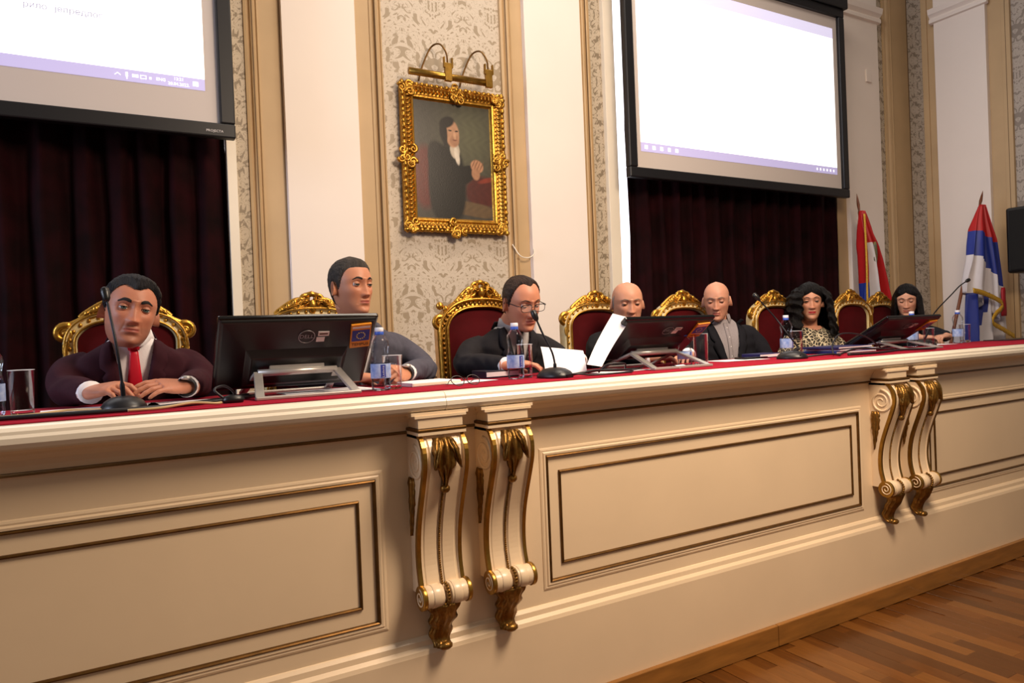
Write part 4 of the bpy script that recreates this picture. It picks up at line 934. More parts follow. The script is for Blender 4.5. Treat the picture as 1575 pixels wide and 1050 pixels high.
# touch monitors on silver easel stands, seen from behind
stick_o = pm('orange_sticker', '#d98a1e', .5); stick_b = pm('sticker_blue', '#26348c', .5); stick_y = pm('sticker_star', '#e8d25a', .5); stick_w = pm('sticker_white', '#d9d2d0', .5); logo = pm('logo_grey', '#8d8a8c', .35, .6); dk = pm('sticker_print', '#4a2c10', .6)
def monitor(xc, yt, zt, tilt, label, rz=0.):
    t = thing('touch_monitor', label, 'monitor', (xc, yt+.1, TZ), rz, 'touch monitors on the bench'); R0 = wmat(t)
    w, h = .254, .312; th = tilt
    # panel frame: origin at top edge centre; local a = across (+x), b = down the back
    M = R0 @ Matrix.Translation((0, -.1, zt-TZ)) @ Matrix.Rotation(th, 4, 'X')   # panel hangs along -z, back faces -y
    def pb(mb, nm, mat, **k): mb.xf(M); return mb.build(nm, mat, t, **k)
    rr = [[(x, y, z) for x, z in [(sx*(w-ins), zz) for sx, zz in ((-1, -ins*0), (1, 0), (1, -h), (-1, -h))]] for y, ins in ((.0, 0),)]
    sh = pb(MB().box(-w, w, -.002, .016, -h, 0), 'screen_panel', blackgl, bevel=.006)
    m = MB(); m.loft([[(sx*(w-i), -y, -hh) for sx, hh in ((-1, j), (1, j), (1, h-j2), (-1, h-j2))] for y, i, j, j2 in ((0, .004, .004, .004), (.009, .012, .012, .012), (.0125, .09, .13, .03), (.03, .105, .15, .05))], True, True, 0, False)
    pb(m, 'back_shell', black, bevel=.004)
    def onback(x, z, d=.0): # depth of the shell at (x,-z)
        return -(.031+d)
    # logo ring and letters, stickers: set on small flats just proud of the shell
    cx, cz = .02, -.075
    pb(MB().tube([(cx+.026*math.cos(a), -.0125, cz+.026*math.sin(a)) for a in [2*PI*i/32 for i in range(33)]], .0016, 6, cap=False), 'logo_ring', logo)
    textmesh('DELL', .021, 'logo_letters', logo, M @ Matrix.Translation((cx, -.0125, cz)) @ Matrix.Rotation(PI/2, 4, 'X'), t, .0006)
    pb(MB().box(.056, .092, -.0135, -.008, -.073, -.055), 'asset_tag', stick_w); pb(MB().box(.06, .088, -.0138, -.0134, -.067, -.061), 'tag_print', dk)
    pb(MB().box(.053, .08, -.0135, -.008, -.098, -.078), 'asset_tag', stick_w)
    SM = M @ Matrix.Translation((.2, -.0105, -.075)) @ Matrix.Rotation(-.10, 4, 'Y')
    q = lambda mb, nm, mat: (mb.xf(SM), mb.build(nm, mat, t))[1]
    st = q(MB().box(-.034, .034, -.007, .004, -.052, .05), 'programme_sticker', stick_o)
    MB_ = MB().box(-.03, .03, -.0078, -.006, -.022, .026); MB_.xf(SM); MB_.build('sticker_flag', stick_b, st)
    sm = MB()
    for k in range(12): sm.ball((.014*math.cos(k*PI/6), -.0081, .002+.014*math.sin(k*PI/6)), .0022, 0, 6, (1, .3, 1))
    sm.xf(SM); sm.build('sticker_stars', stick_y, st)
    textmesh('TEMPUS', .0165, 'sticker_letters', dk, SM @ Matrix.Translation((0, -.0076, -.038)) @ Matrix.Rotation(PI/2, 4, 'X'), st, .0003)
    wb_ = MB().box(-.03, .03, -.0076, -.006, .034, .042); wb_.xf(SM); wb_.build('sticker_strip', stick_w, st)
    # hinge bar and easel stand
    hb = M @ Vector((0, -.034, -.19)); hx = .128
    L = R0.inverted(); hbl = L @ hb
    def lb(mb, nm, mat, **k): return mb.build(nm, mat, t, local=True, **k)
    lb(MB().box(-.09, .09, hbl.y-.004, hbl.y+.02, hbl.z-.004, hbl.z+.028), 'hinge_cover', silver, bevel=.003)
    top = Vector((0, hbl.y-.012, hbl.z-.012)); f0 = Vector((0, hbl.y-(.15 if tilt < .9 else .185), .006)); r0 = Vector((0, hbl.y+.17, .006))
    lb(MB().tube([(-hx, top.y, top.z), (hx, top.y, top.z)], .0115, 14), 'stand_crossbar', silver)
    def bar(a, b, wd, tk):
        a = Vector(a); b = Vector(b); d = (b-a).normalized(); sx_ = Vector((1, 0, 0)); sx_ = (sx_-d*sx_.dot(d)).normalized(); n_ = d.cross(sx_); m = MB()
        m.loft([[p+sx_*(i*wd)+n_*(j*tk) for i, j in ((-1, -1), (1, -1), (1, 1), (-1, 1))] for p in (a, b)], True, True, 0, False); return m
    for s in (-1, 1):
        lb(bar((s*hx, top.y, top.z), (s*(hx+.022), f0.y, f0.z), .0135, .005), 'front_leg', silver, bevel=.002)
        lb(bar((s*hx, top.y, top.z), (s*(hx+.02), r0.y, r0.z), .012, .005), 'rear_leg', silver, bevel=.002)
    m = MB(); m.box(-hx-.036, hx+.036, f0.y-.016, f0.y+.012, 0, .011); lb(m, 'foot_bar', silver, bevel=.003)
    m = MB(); m.box(-hx-.03, hx+.03, r0.y-.012, r0.y+.012, 0, .01); lb(m, 'rear_foot_bar', silver, bevel=.003)
    return t
monitor(.568, .115, 1.437, .74, 'black touch monitor on a silver stand in front of the person in grey')
monitor(2.125, .10, 1.397, .98, 'black touch monitor on a silver stand partly hiding a dark-suited person')
monitor(3.94, .12, 1.364, 1.06, 'low-tilted black touch monitor on a silver stand before the dark-jacketed person')
# sheets, folders, books
def sheet(name, cs, label, cat='paper', mat=paper, th=.0008, bow=0., group=None, n=8):
    """thin sheet spanned by four corners (a,b along one edge, d,c opposite), bowed upward"""
    a, b, c, d = [Vector(p) for p in cs]; m = MB(); nrm = (b-a).cross(d-a).normalized(); nrm = nrm if nrm.z > 0 else -nrm
    for sgn in (0, 1):
        m.sheet([[a.lerp(b, u/n).lerp(d.lerp(c, u/n), v/n)+nrm*(bow*math.sin(PI*v/n)+sgn*th) for u in range(n+1)] for v in range(n+1)])
    o = m.build(name, mat, fix=False); return tag(o, label, cat, group)
def flat(name, x, y, w, d, h, rz, label, cat, mat, z=TZ, parts=None):
    t = thing(name, label, cat, (x, y, z), rz); MB().box(-w/2, w/2, -d/2, d/2, 0, h).build('cover', mat, t, local=True, bevel=min(.002, h*.3))
    if parts: MB().box(-w/2+.004, w/2+.001, -d/2-.001, d/2-.004, h*.2, h*.8).build('page_block', parts, t, local=True)
    return t
PS = 'loose papers on the bench'
def lay(x, y, w, d, rz, label, z=TZ+.0005, bow=.0): 
    c, s = math.cos(rz), math.sin(rz); return sheet('paper_sheet', [(x+c*i*w/2-s*j*d/2, y+s*i*w/2+c*j*d/2, z) for i, j in ((-1, -1), (1, -1), (1, 1), (-1, 1))], label, 'paper', paper, .0012, bow, PS)
lay(.0, .20, .30, .21, .05, 'white sheets under the hands of the person in the burgundy suit')
lay(.24, .20, .24, .18, -.15, 'white sheet between the burgundy-suited person and the first monitor')
lay(.68, .25, .30, .21, .1, 'white sheet under the first monitor')
lay(1.18, .18, .22, .10, .3, 'narrow white sheet near the folded eyeglasses', TZ+.001)
flat('notebook', 1.03, .22, .20, .15, .014, .12, 'pale notebook under the wrist of the person in grey', 'notebook', paper, parts=pm('cream_pages', '#e8e4cf', .8))
flat('folder', 1.40, .36, .17, .11, .03, .05, 'dark padded folder beside the reading person\'s bottle', 'folder', pm('dark_leatherette', '#15142a', .35), parts=paper)
sheet('paper_sheet', [(1.535, .20, TZ+.004), (1.70, .15, TZ+.006), (1.735, .22, 1.276), (1.56, .27, 1.30)], 'sheet of paper held by the person with glasses', 'paper', paper, .0008, .006, PS)
sheet('paper_sheet', [(1.665, .10, TZ+.04), (1.73, .09, TZ+.028), (1.915, .12, 1.402), (1.85, .16, 1.425)], 'long sheet of paper propped up against the second monitor', 'paper', paper, .0008, -.02, PS)
lay(1.86, .17, .28, .16, .1, 'white sheets lying below the second monitor')
lay(2.12, .07, .07, .05, .3, 'small curled slip of paper under the second monitor', TZ+.001, .012)
lay(2.72, .30, .28, .16, -.1, 'white sheet in front of the person in the open shirt')
flat('mobile_phone', 2.83, .31, .15, .075, .009, -.1, 'black mobile phone on the sheet before the open-shirted person', 'phone', blackgl, TZ+.0025)
navy = pm('navy_leatherette', '#1c1f55', .4)
flat('folder', 2.98, .38, .17, .11, .022, .1, 'closed navy folder right of the person in the open shirt', 'folder', navy, parts=paper)
for i, (dx, h, mt, lb) in enumerate(((0, .012, pm('blue_folder', '#1f3c8c', .35), 'lowest blue folder in the pile before the person in the patterned dress'), (.01, .010, pm('pale_folder', '#aab4d6', .4), 'pale folder in the middle of the pile before the person in the patterned dress'), (-.02, .012, navy, 'navy folder on top of the pile before the person in the patterned dress'))):
    flat('folder', 3.55+dx, .33, .32, .22, h, .06*i-.05, lb, 'folder', mt, TZ+.0005+.0125*i, parts=paper)
lay(4.62, .40, .20, .16, -.2, 'white sheets under the hands of the dark-jacketed person')
flat('folder', 5.45, .34, .42, .16, .006, -.05, 'flat black folder at the far end of the red cover', 'folder', pm('black_leatherette', '#131217', .3))
# folded eyeglasses on the cover
gl = MB()
for s in (-1, 1):
    gl.tube([(1.10+s*.03+.024*math.cos(a), .04+.012*math.sin(a), TZ+.018+.016*math.sin(a)) for a in [2*PI*i/20 for i in range(21)]], .0016, 6, cap=False)
    gl.tube(spline([(1.10+s*.055, .04, TZ+.022), (1.11+s*.05, .09, TZ+.015), (1.13+s*.045, .15, TZ+.004)], 5), .0016, 6)
gl.tube([(1.093, .04, TZ+.022), (1.10, .038, TZ+.024), (1.107, .04, TZ+.022)], .0016, 6)
tag(gl.build('eyeglasses', pm('black_acetate', '#0c0b0d', .3)), 'black-rimmed eyeglasses lying unfolded on the red cover', 'eyeglasses')
# cables
cabm = pm('black_cable', '#121116', .45); cabb = pm('beige_cable', '#b79a6d', .5)
def cable(pts, label, mat=cabm, r=.0045, nm='cable'):
    return tag(MB().tube(spline(pts, 8), r, 7).build(nm, mat), label, 'cable', 'cables on the bench')
Z = TZ+.0066
cable([(-.6, .02, Z), (-.25, .03, Z), (.0, .0, Z), (.18, .03, Z), (.36, .13, Z), (.46, .26, Z)], 'thick black cable running along the cover before the burgundy-suited person', r=.006)
cable([(-.6, .06, Z), (-.25, .062, Z), (.0, .03, Z), (.1, .03, Z), (.2, .065, Z), (.33, .17, Z), (.42, .28, Z)], 'second black cable laid against the microphone of the burgundy-suited person', r=.005)
cable([(-.3, .10, Z), (-.16, .10, Z), (-.08, .14, Z+.002), (.0, .09, Z)], 'short pale cable near the lone empty glass', cabb, .0035)
cable([(.06, -.02, Z), (.14, -.02, Z), (.22, .0, Z+.006), (.28, .0, Z), (.30, .01, Z)], 'beige cable beside the first monitor', cabb, .004)
plug = thing('power_plug', 'black plug and cable knot left of the first monitor\'s stand', 'plug', (.34, .06, TZ))
MB().loft([ell(0, 0, z, a, b, 16) for z, a, b in ((0, .028, .02), (.01, .032, .022), (.02, .026, .018), (.024, .012, .01))]).build('plug_body', black, plug, local=True)
MB().tube(spline([(-.02, 0, .01), (-.05, .01, .04), (-.02, .04, .05), (.01, .07, .03), (.02, .1, .006)], 6), .004, 6).build('plug_lead', cabm, plug, local=True)
cable([(1.52, .04, Z), (1.58, .0, Z+.01), (1.66, .03, Z+.012), (1.78, .05, Z+.006), (1.95, .14, Z), (2.05, .22, Z)], 'black cable leaving the reading person\'s microphone', r=.005)
cable([(1.49, .03, Z), (1.53, -.015, Z+.008), (1.60, -.02, Z), (1.70, -.03, Z), (1.80, -.01, Z), (1.82, .04, Z+.006), (1.74, .08, Z+.01), (1.64, .06, Z+.004)], 'looped thin black cable near the bench edge below the propped sheet', r=.0035)
cable([(1.72, .10, Z), (1.75, .07, Z+.03), (1.82, .06, Z+.03), (1.86, .10, Z+.005), (1.96, .16, Z)], 'curled black cable under the second monitor', r=.004)
cable([(2.95, .10, Z), (3.06, .04, Z+.008), (3.16, .05, Z), (3.24, .10, Z), (3.40, .12, Z+.02), (3.62, .14, Z+.01), (3.85, .2, Z)], 'black cable from the sideways-bent microphone toward the third monitor', r=.005)
cable([(3.13, .06, Z), (3.18, .10, Z+.05), (3.32, .15, Z+.10), (3.52, .16, Z+.085), (3.70, .2, Z+.03), (3.8, .24, Z)], 'black cable arching over the pile of folders', r=.0042)
cable([(3.2, .03, Z), (3.4, .0, Z), (3.62, .01, Z+.004), (3.86, .0, Z), (3.96, .03, Z)], 'flat run of black cable in front of the third monitor', r=.006)
# ---------------------------------------------------------------- things on the walls
def screen(x0, x1, z0, z1, y, label, kind):
    t = thing('projection_screen', label, 'screen', ((x0+x1)/2, y, z0)); fm = pm('screen_frame_black', '#0f0e12', .45, var=.1); b = .075
    mat_w = pm('screen_fabric', '#cfc4bd', .8)
    MB().box(x0+.02, x1-.02, y-.004, y+.004, z0+.02, z1-.02).build('screen_fabric', mat_w, t)
    for a in ((x0, x1, z0, z0+b), (x0, x1, z1-b, z1), (x0, x0+b, z0+b, z1-b), (x1-b, x1, z0+b, z1-b)):
        MB().box(a[0], a[1], y-.035, y+.02, a[2], a[3]).build('frame_bar', fm, t, bevel=.008)
    em = pm('projected_white', '#ffffff', .8, emit=1.25); bar = pm('projected_taskbar', '#b9b2dd', .8, emit=.5); ic = pm('projected_icon', '#ffffff', .8, emit=.9); tx = pm('projected_text', '#a9a5bd', .8, emit=.35)
    yy = y-.0055
    def quad(p, nm, mt, dy=0.): return MB().add([(x, yy-dy, z) for x, z in p], [(0, 1, 2, 3)], 0, False).build(nm, mt, t, fix=False)
    RM = lambda x, z, a=0.: Matrix.Translation((x, yy-.0012, z)) @ Matrix.Rotation(a, 4, 'Y') @ Matrix.Rotation(PI/2, 4, 'X')
    if kind == 'L':
        xr, zl = .535, 2.758
        quad([(x0+.1, zl+.0), (xr, zl), (xr, z1-.1), (x0+.1, z1-.1)], 'projected_page', em)
        quad([(x0+.1, zl-.06), (xr, zl-.06), (xr, zl), (x0+.1, zl)], 'projected_taskbar', bar, .0003)
        textmesh('13:21', .022, 'clock_text', ic, RM(xr-.125, zl-.017), t); textmesh('20.04.2022.', .022, 'date_text', ic, RM(xr-.125, zl-.043), t); textmesh('ENG', .022, 'language_text', ic, RM(xr-.208, zl-.03), t)
        m = MB(); yb = yy-.001
        def bx(x, z, w, h): m.add([(xr-x-w/2, yb, zl-z-h/2), (xr-x+w/2, yb, zl-z-h/2), (xr-x+w/2, yb, zl-z+h/2), (xr-x-w/2, yb, zl-z+h/2)], [(0, 1, 2, 3)], 0, False)
        bx(.045, .03, .026, .024); bx(.362, .025, .011, .022); bx(.362, .042, .005, .012); bx(.324, .028, .028, .015)
        for q in ((.288, .021, .026, .003), (.288, .037, .026, .003), (.276, .029, .003, .018), (.3, .029, .003, .018)): bx(*q)
        bx(.256, .03, .01, .012)
        m.tube([(xr-.415, yb, zl-.033), (xr-.402, yb, zl-.022), (xr-.389, yb, zl-.033)], .002, 5); m.build('taskbar_icons', ic, t, fix=False)
        for s_, dx, dz in (('рило', .735, 0), ('је', .64, 0), ('предлог', .54, .0)): textmesh(s_, .042, 'projected_words', tx, RM(xr-dx, zl+.245), t)
        textmesh('PROJECTA', .018, 'maker_plate', stick_w, Matrix.Translation((x1-.105, y-.0365, z0+.03)) @ Matrix.Rotation(PI/2, 4, 'X'), t)
    else:
        xa, xb = x0+.13, x1-.13; za, zc = 2.73, 2.725
        quad([(xa, za), (xb, zc), (xb, 3.87), (xa, 3.87)], 'projected_page', em)
        quad([(xa, za-.068), (xb, zc-.062), (xb, zc), (xa, za)], 'projected_taskbar', bar, .0003)
        quad([(xa, 3.87), (xb, 3.87), (xb, 3.96), (xa, 3.96)], 'projected_titlebar', pm('projected_header', '#cfcbe6', .8, emit=.75), .0003)
        m = MB(); yb = yy-.001
        for k in range(5):
            x = xa+.05+.075*k; z = za-.034; m.add([(x-.014, yb, z-.014), (x+.014, yb, z-.014), (x+.014, yb, z+.014), (x-.014, yb, z+.014)], [(0, 1, 2, 3)], 0, False)
        for k in range(6):
            x = xb-.05-.045*k; z = zc-.031; m.add([(x-.008, yb, z-.01), (x+.008, yb, z-.01), (x+.008, yb, z+.01), (x-.008, yb, z+.01)], [(0, 1, 2, 3)], 0, False)
        m.build('taskbar_icons', ic, t, fix=False)
    MB().box(x0-.03, x1+.03, y-.06, y+.06, z1, z1+.13).build('screen_housing', fm, t, bevel=.01)
    for xx in (x0+.3, x1-.3): MB().tube([(xx, y, z1+.1), (xx, y+.05, z1+.9)], .012, 8).build('hanging_rod', fm, t)
    return t
screen(-1.83, .675, 2.455, 4.14, 1.85, 'framed projection screen over the left curtain showing a taskbar with a clock', 'L')
screen(3.36, 5.875, 2.462, 4.14, 1.85, 'framed projection screen over the right curtain showing a blank page', 'R')
# portrait in a carved gilt frame ------------------------------------------
px0, px1, pz0, pz1, py = 1.70, 2.462, 2.03, 3.0, WY-.012
pt = thing('framed_portrait', 'portrait of a dark-coated sitter with clasped hands in a carved gilt frame', 'painting', (2.08, py, pz0))
def frame_ring(prof, mat, nm):
    m = MB()
    for (d0, h0), (d1, h1) in zip(prof, prof[1:]):
        q = lambda d, h: [(px0+d, py-h, pz0+d), (px1-d, py-h, pz0+d), (px1-d, py-h, pz1-d), (px0+d, py-h, pz1-d)]
        A, C = q(d0, h0), q(d1, h1)
        for i in range(4):
            j = (i+1) % 4; n = 16
            ga = [Vector(A[i]).lerp(Vector(A[j]), k/n) for k in range(n+1)]; gc = [Vector(C[i]).lerp(Vector(C[j]), k/n) for k in range(n+1)]; m.sheet([ga, gc], 0, False)
    return m.build(nm, mat, pt, fix=False)
frame_ring([(.012, 0), (.012, .02), (.02, .045), (.035, .055), (.05, .045), (.06, .03), (.075, .028), (.085, .038), (.095, .036), (.1, .02), (.108, .012)], gold, 'frame_moulding')
cv = MB()
def carve(x, z, r, ax): cv.tube(spiral((x, py-.05, z), r, 1.4, (1, 0, 0), (0, 0, ax), 20, random.uniform(0, 6)), [.011-.005*i/20 for i in range(21)], 6)
per = []
W_, H_ = px1-px0, pz1-pz0
for k in range(22): per += [(px0+W_*(k+.5)/22, pz0+.02, 0), (px0+W_*(k+.5)/22, pz1-.02, 0)]
for k in range(28): per += [(px0+.02, pz0+H_*(k+.5)/28, 1), (px1-.02, pz0+H_*(k+.5)/28, 1)]
for i, (x, z, o_) in enumerate(per):
    cv.ball((x, py-.045-.006*math.sin(i*1.7), z), .02, 0, 8, (1.0, .7, .75) if not o_ else (.75, .7, 1.0))
for k in range(26):
    cv.tube([(px0+.045+(W_-.09)*k/25, py-.052, pz0+.038), (px0+.05+(W_-.09)*k/25, py-.048, pz0+.072)], .006, 5); cv.tube([(px0+.045+(W_-.09)*k/25, py-.052, pz1-.038), (px0+.05+(W_-.09)*k/25, py-.048, pz1-.072)], .006, 5)
for k in range(34):
    z = pz0+.045+(H_-.09)*k/33
    for x, s in ((px0, 1), (px1, -1)): cv.tube([(x+s*.038, py-.052, z), (x+s*.072, py-.048, z+.006)], .006, 5)
for x in (px0+.05, px1-.05):
    for z in (pz0+.05, pz1-.05):
        for k in range(5): carve(x+random.uniform(-.035, .035), z+random.uniform(-.035, .035), .03, random.choice((-1, 1)))
for x, z in ((px0+.045, (pz0+pz1)/2), (px1-.045, (pz0+pz1)/2), ((px0+px1)/2, pz0+.045), ((px0+px1)/2, pz1-.045)):
    for k in range(6): carve(x+random.uniform(-.045, .045), z+random.uniform(-.05, .05), .028, random.choice((-1, 1)))
cv.build('frame_carving', gold, pt, fix=True)
# canvas: painted picture as vertex colours on a grid
nx, nzc = 120, 150; cx0, cx1, cz0, cz1 = px0+.1, px1-.1, pz0+.1, pz1-.1
cm = MB().sheet([[(cx0+(cx1-cx0)*i/nx, py-.014, cz0+(cz1-cz0)*j/nzc) for i in range(nx+1)] for j in range(nzc+1)])
cvm = pm('oil_paint', '#332a22', .35, attr='paint', bump=.05, bscale=120); co = cm.build('canvas', cvm, pt, fix=False)
U, V = np.meshgrid(np.linspace(0, 1, nx+1), np.linspace(0, 1, nzc+1)); img = np.zeros((nzc+1, nx+1, 3))
def C3(h): return np.array(lin(h))
img[:] = C3('#3a3730'); gsh = np.exp(-(((U-.72)/.35)**2+((V-.72)/.35)**2)); img += gsh[..., None]*(C3('#55543f')-C3('#3a3730'))
def blob(cx, cy, rx, ry, col, rot=0., soft=.08, p=2.):
    c, s = math.cos(rot), math.sin(rot); dx = (U-cx); dy = (V-cy)*1.27; a = (c*dx+s*dy)/rx; b = (-s*dx+c*dy)/(ry*1.27)
    d = (np.abs(a)**p+np.abs(b)**p)**(1/p); k = np.clip((1-d)/soft+.5, 0, 1)[..., None]; img[:] = img*(1-k)+C3(col)*k
blob(.12, .35, .17, .26, '#5a2018', soft=.3); blob(.85, .25, .22, .14, '#4a1e18', soft=.3); blob(.93, .36, .12, .02, '#7a3020', .25, .5)
blob(.70, .10, .28, .06, '#5d4a33', -.12, .2, 4.)
blob(.40, .30, .24, .34, '#15130f', .0, .15, 2.6); blob(.32, .45, .14, .22, '#17140f', .3, .15); blob(.60, .38, .22, .075, '#16130f', .45, .15)
blob(.38, .52, .16, .10, '#17140f', 0, .2)
blob(.515, .60, .062, .075, '#b8ab98', .15, .2); blob(.54, .55, .03, .075, '#cabfae', .2, .3)
blob(.44, .755, .115, .125, '#1c1713', 0, .15)
blob(.49, .735, .088, .115, '#a97f60', .05, .16); blob(.515, .68, .06, .05, '#9a7054', 0, .3); blob(.52, .725, .018, .035, '#bc9272', .1, .5)
blob(.46, .765, .024, .007, '#2a1c14', -.1, .6); blob(.545, .762, .022, .007, '#2a1c14', .1, .6); blob(.52, .685, .028, .006, '#6e3f30', 0, .6)
blob(.42, .83, .10, .045, '#1d1813', .35, .3); blob(.395, .72, .03, .10, '#1c1713', 0, .3)
blob(.80, .475, .085, .055, '#a97c5d', -.25, .2); blob(.78, .41, .055, .055, '#9d7255', .2, .25)
for k in range(4): blob(.755+.035*k, .50-.008*k, .006, .045, '#77523b', -.5, .6)
img *= (1+.10*np.sin(U*57+np.sin(V*31)*3)*np.sin(V*47))[..., None]
at = co.data.color_attributes.new('paint', 'FLOAT_COLOR', 'POINT'); at.data.foreach_set('color', np.concatenate([img.reshape(-1, 3), np.ones(((nx+1)*(nzc+1), 1))], 1).ravel())
# brass picture light above the portrait ------------------------------------
pl_ = thing('picture_light', 'brass picture light with two curved arms above the portrait', 'lamp', (2.02, WY-.01, 3.05))
yb = WY-.13
MB().tube([(1.742, yb, 3.03), (2.30, yb, 3.03)], .022, 16).build('lamp_tube', brass, pl_)
for x in (2.005, 2.30):
    MB().loft([[(x+sx*.024, y_, z_) for sx, y_ in ((-1, yb-.028), (1, yb-.028), (1, yb-.004), (-1, yb-.004))] for z_ in (2.995, 3.11)], True, True, 0, False).build('bracket_plate', brass, pl_, bevel=.002)
    for dx in (-.028, .028): MB().box(x+dx-.004, x+dx+.004, yb-.03, yb-.01, 3.08, 3.145).build('bracket_clip', brass, pl_)
    MB().tube(spline([(x, yb-.01, 3.10), (x, yb+.0, 3.18), (x-.03, yb+.03, 3.245), (x-.075, yb+.07, 3.23), (x-.125, yb+.095, 3.12), (x-.15, WY-.012, 3.02)], 8), .006, 8).build('swan_arm', goldline, pl_)
# loose wire hook right of the portrait
tag(MB().tube(spline([(2.50, WY-.03, 1.98), (2.54, WY-.06, 1.90), (2.60, WY-.07, 1.885), (2.645, WY-.07, 1.91), (2.652, WY-.065, 1.95)], 6), .004, 6).build('wire_loop', topm), 'thin pale wire loop hanging on the wall right of the portrait', 'wire')
# loudspeaker on the side wall
sp = thing('loudspeaker', 'black loudspeaker box mounted on the side wall beyond the flag', 'speaker', (6.98, .85, 1.98))
MB().box(6.80, 7.14, .56, 1.0, 1.715, 2.275).build('speaker_cabinet', black, sp, bevel=.02); MB().box(6.785, 6.80, .59, .97, 1.74, 2.25).build('speaker_grille', pm('speaker_mesh', '#0a0a0b', .8, bump=.5, bscale=600), sp, bevel=.005)
MB().box(7.14, RX, .72, .84, 1.95, 2.05).build('wall_bracket', black, sp)
# wall plate on the pilaster
tag(MB().box(6.50, 6.58, WY-.075, WY-.06, 3.66, 3.78).build('wall_switch_plate', white, bevel=.004), 'small white plate on the white pilaster beside the right screen', 'plate')
# flags ---------------------------------------------------------------------
polem = pm('flagpole_wood', '#6e3a1c', .4, var=.2, vscale=10, stretch=(1, 1, 8)); fringe = pm('gold_fringe', '#c79a2a', .6, var=.3, vscale=120)
def flagpole(t, base, tip):
    b, e = Vector(base), Vector(tip); d = (e-b).normalized()
    MB().tube([b, e-d*.17], .013, 10).build('pole', polem, t)
    MB().tube([e-d*.18, e-d*.165, e-d*.15, e-d*.10, e-d*.05, e], [.012, .02, .014, .021, .014, .002], 10, flat=.6).build('spear_finial', polem, t)
    foot = MB().lathe([(.14, 0), (.14, .02), (.05, .035), (.025, .12), (.02, .3)], (b.x, b.y, PZ), 20); foot.build('pole_stand', black, t)
def flagcloth(t, colfun, rows, nm, seed, extra=None):
    """draped cloth: rows=[(z, xl, xr, y)], folded across; colfun(s,t)->material index"""
    m = MB(); n = 48; g = []
    zs = [r[0] for r in rows]; K = 40
    fl_, fr_, fy_ = [smooth_interp(zs[::-1], [r[k] for r in rows][::-1]) for k in (1, 2, 3)]
    for i in range(K+1):
        z = zs[0]+(zs[-1]-zs[0])*i/K; a, b, y = fl_(z), fr_(z), fy_(z); row = []
        for j in range(n+1):
            s = j/n; amp = min(.05, (b-a)*.22); row.append((a+(b-a)*(s+.03*math.sin(s*19+seed)), y+amp*math.sin(s*17+seed+z*2)+amp*.4*math.sin(s*37+z*5), z-(extra(s) if extra else 0)*(i/K)))
        g.append(row)
    m.sheet(g); m.m = [colfun((k % n)/n, (k//n)/K) for k in range(len(m.f))]
    return m
silk_r = pm('flag_red_silk', '#b51a1c', .5, var=.08, sheen=.2); silk_b = pm('flag_blue_silk', '#24368f', .5, var=.08, sheen=.2); silk_w = pm('flag_white_silk', '#ddd9de', .5, var=.04, sheen=.2); emb = pm('flag_emblem_gold', '#8a7a3c', .6, col2='#5a6a6a', vscale=40); embr = pm('flag_emblem_red', '#a01420', .6)
f1 = thing('flag_on_pole', 'red, blue and white flag with gold cord leaning by the white pilaster', 'flag', (6.06, 1.8, PZ), 0, 'flags on wooden poles')
flagpole(f1, (6.30, 1.8, PZ), (5.945, 1.8, 2.50))
fm1 = flagcloth(f1, lambda s, t: (0 if t < .45 else 1) if s < .26 else (2 if s < (.46+.12*t) and t > .18 else 0), [(2.345, 5.955, 6.01, 1.78), (2.15, 5.935, 6.10, 1.78), (1.9, 5.925, 6.22, 1.77), (1.6, 5.91, 6.34, 1.77), (1.3, 5.92, 6.44, 1.77), (.9, 5.95, 6.42, 1.77)], 'flag_cloth', 1.)
fm1.build('flag_cloth', [silk_r, silk_b, silk_w], f1, fix=False, solid=.003)
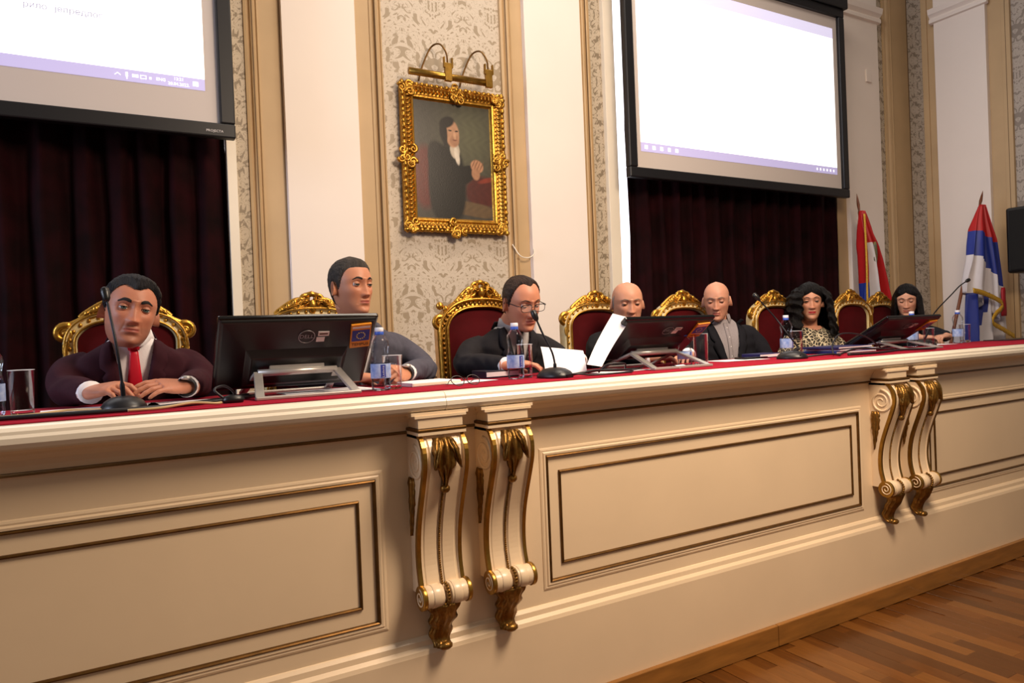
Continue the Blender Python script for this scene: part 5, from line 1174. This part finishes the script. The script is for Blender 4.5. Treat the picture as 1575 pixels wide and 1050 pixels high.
MB().tube(spline([(5.895, 1.70, 2.30), (5.888, 1.69, 1.9), (5.88, 1.69, 1.5), (5.89, 1.69, 1.1)], 8), .009, 8).build('gold_cord', fringe, f1)
MB().loft([ell(6.055, 1.715, z, a, .012, 14) for z, a in ((2.06, .008), (2.03, .02), (1.96, .028), (1.90, .022), (1.85, .006))]).build('emblem', emb, f1)
f2 = thing('flag_on_pole', 'red, blue and white striped flag with gold fringe and red emblem by the side wall', 'flag', (5.95, 1.2, PZ), 0, 'flags on wooden poles')
flagpole(f2, (5.95, 1.2, PZ), (6.86, 1.2, 2.47))
f2m = flagcloth(f2, lambda s, t: 0 if t < .30 else (1 if t < .56+.07*s else 2), [(2.34, 6.78, 6.83, 1.18), (2.2, 6.71, 6.87, 1.18), (2.05, 6.63, 6.92, 1.17), (1.85, 6.53, 6.98, 1.15), (1.67, 6.43, 7.03, 1.15), (1.56, 6.39, 7.06, 1.15)], 'flag_cloth', 2.3, lambda s: .40*max(0, s-.15))
f2m.build('flag_cloth', [silk_r, silk_b, silk_w], f2, fix=False, solid=.003)
lw = flagcloth(f2, lambda s, t: 1 if s < .42-.12*t else 2, [(1.56, 6.5, 7.07, 1.19), (1.3, 6.49, 7.10, 1.19), (1.1, 6.48, 7.13, 1.19), (.8, 6.5, 7.13, 1.19)], 'flag_cloth', .4); lw.build('flag_fold', [silk_r, silk_b, silk_w], f2, fix=False, solid=.003)
m = MB(); fr = spline([(6.40, 1.075, 1.575), (6.58, 1.07, 1.545), (6.84, 1.06, 1.455), (6.70, 1.06, 1.36), (6.665, 1.06, 1.295), (6.84, 1.06, 1.23), (7.02, 1.06, 1.165)], 8)
m.sheet([[p+Vector((.004*math.sin(i*1.9), 0, .022)), p+Vector((.006*math.sin(i*2.3), -.004, -.022))] for i, p in enumerate(fr)]); m.build('gold_fringe', fringe, f2, fix=False, solid=.006)
eb = MB().loft([ell(6.885, 1.075, z, a*.8, .014, 14) for z, a in ((1.60, .012), (1.57, .035), (1.50, .03), (1.46, .045), (1.38, .05), (1.35, .045))]); eb.build('emblem', embr, f2)
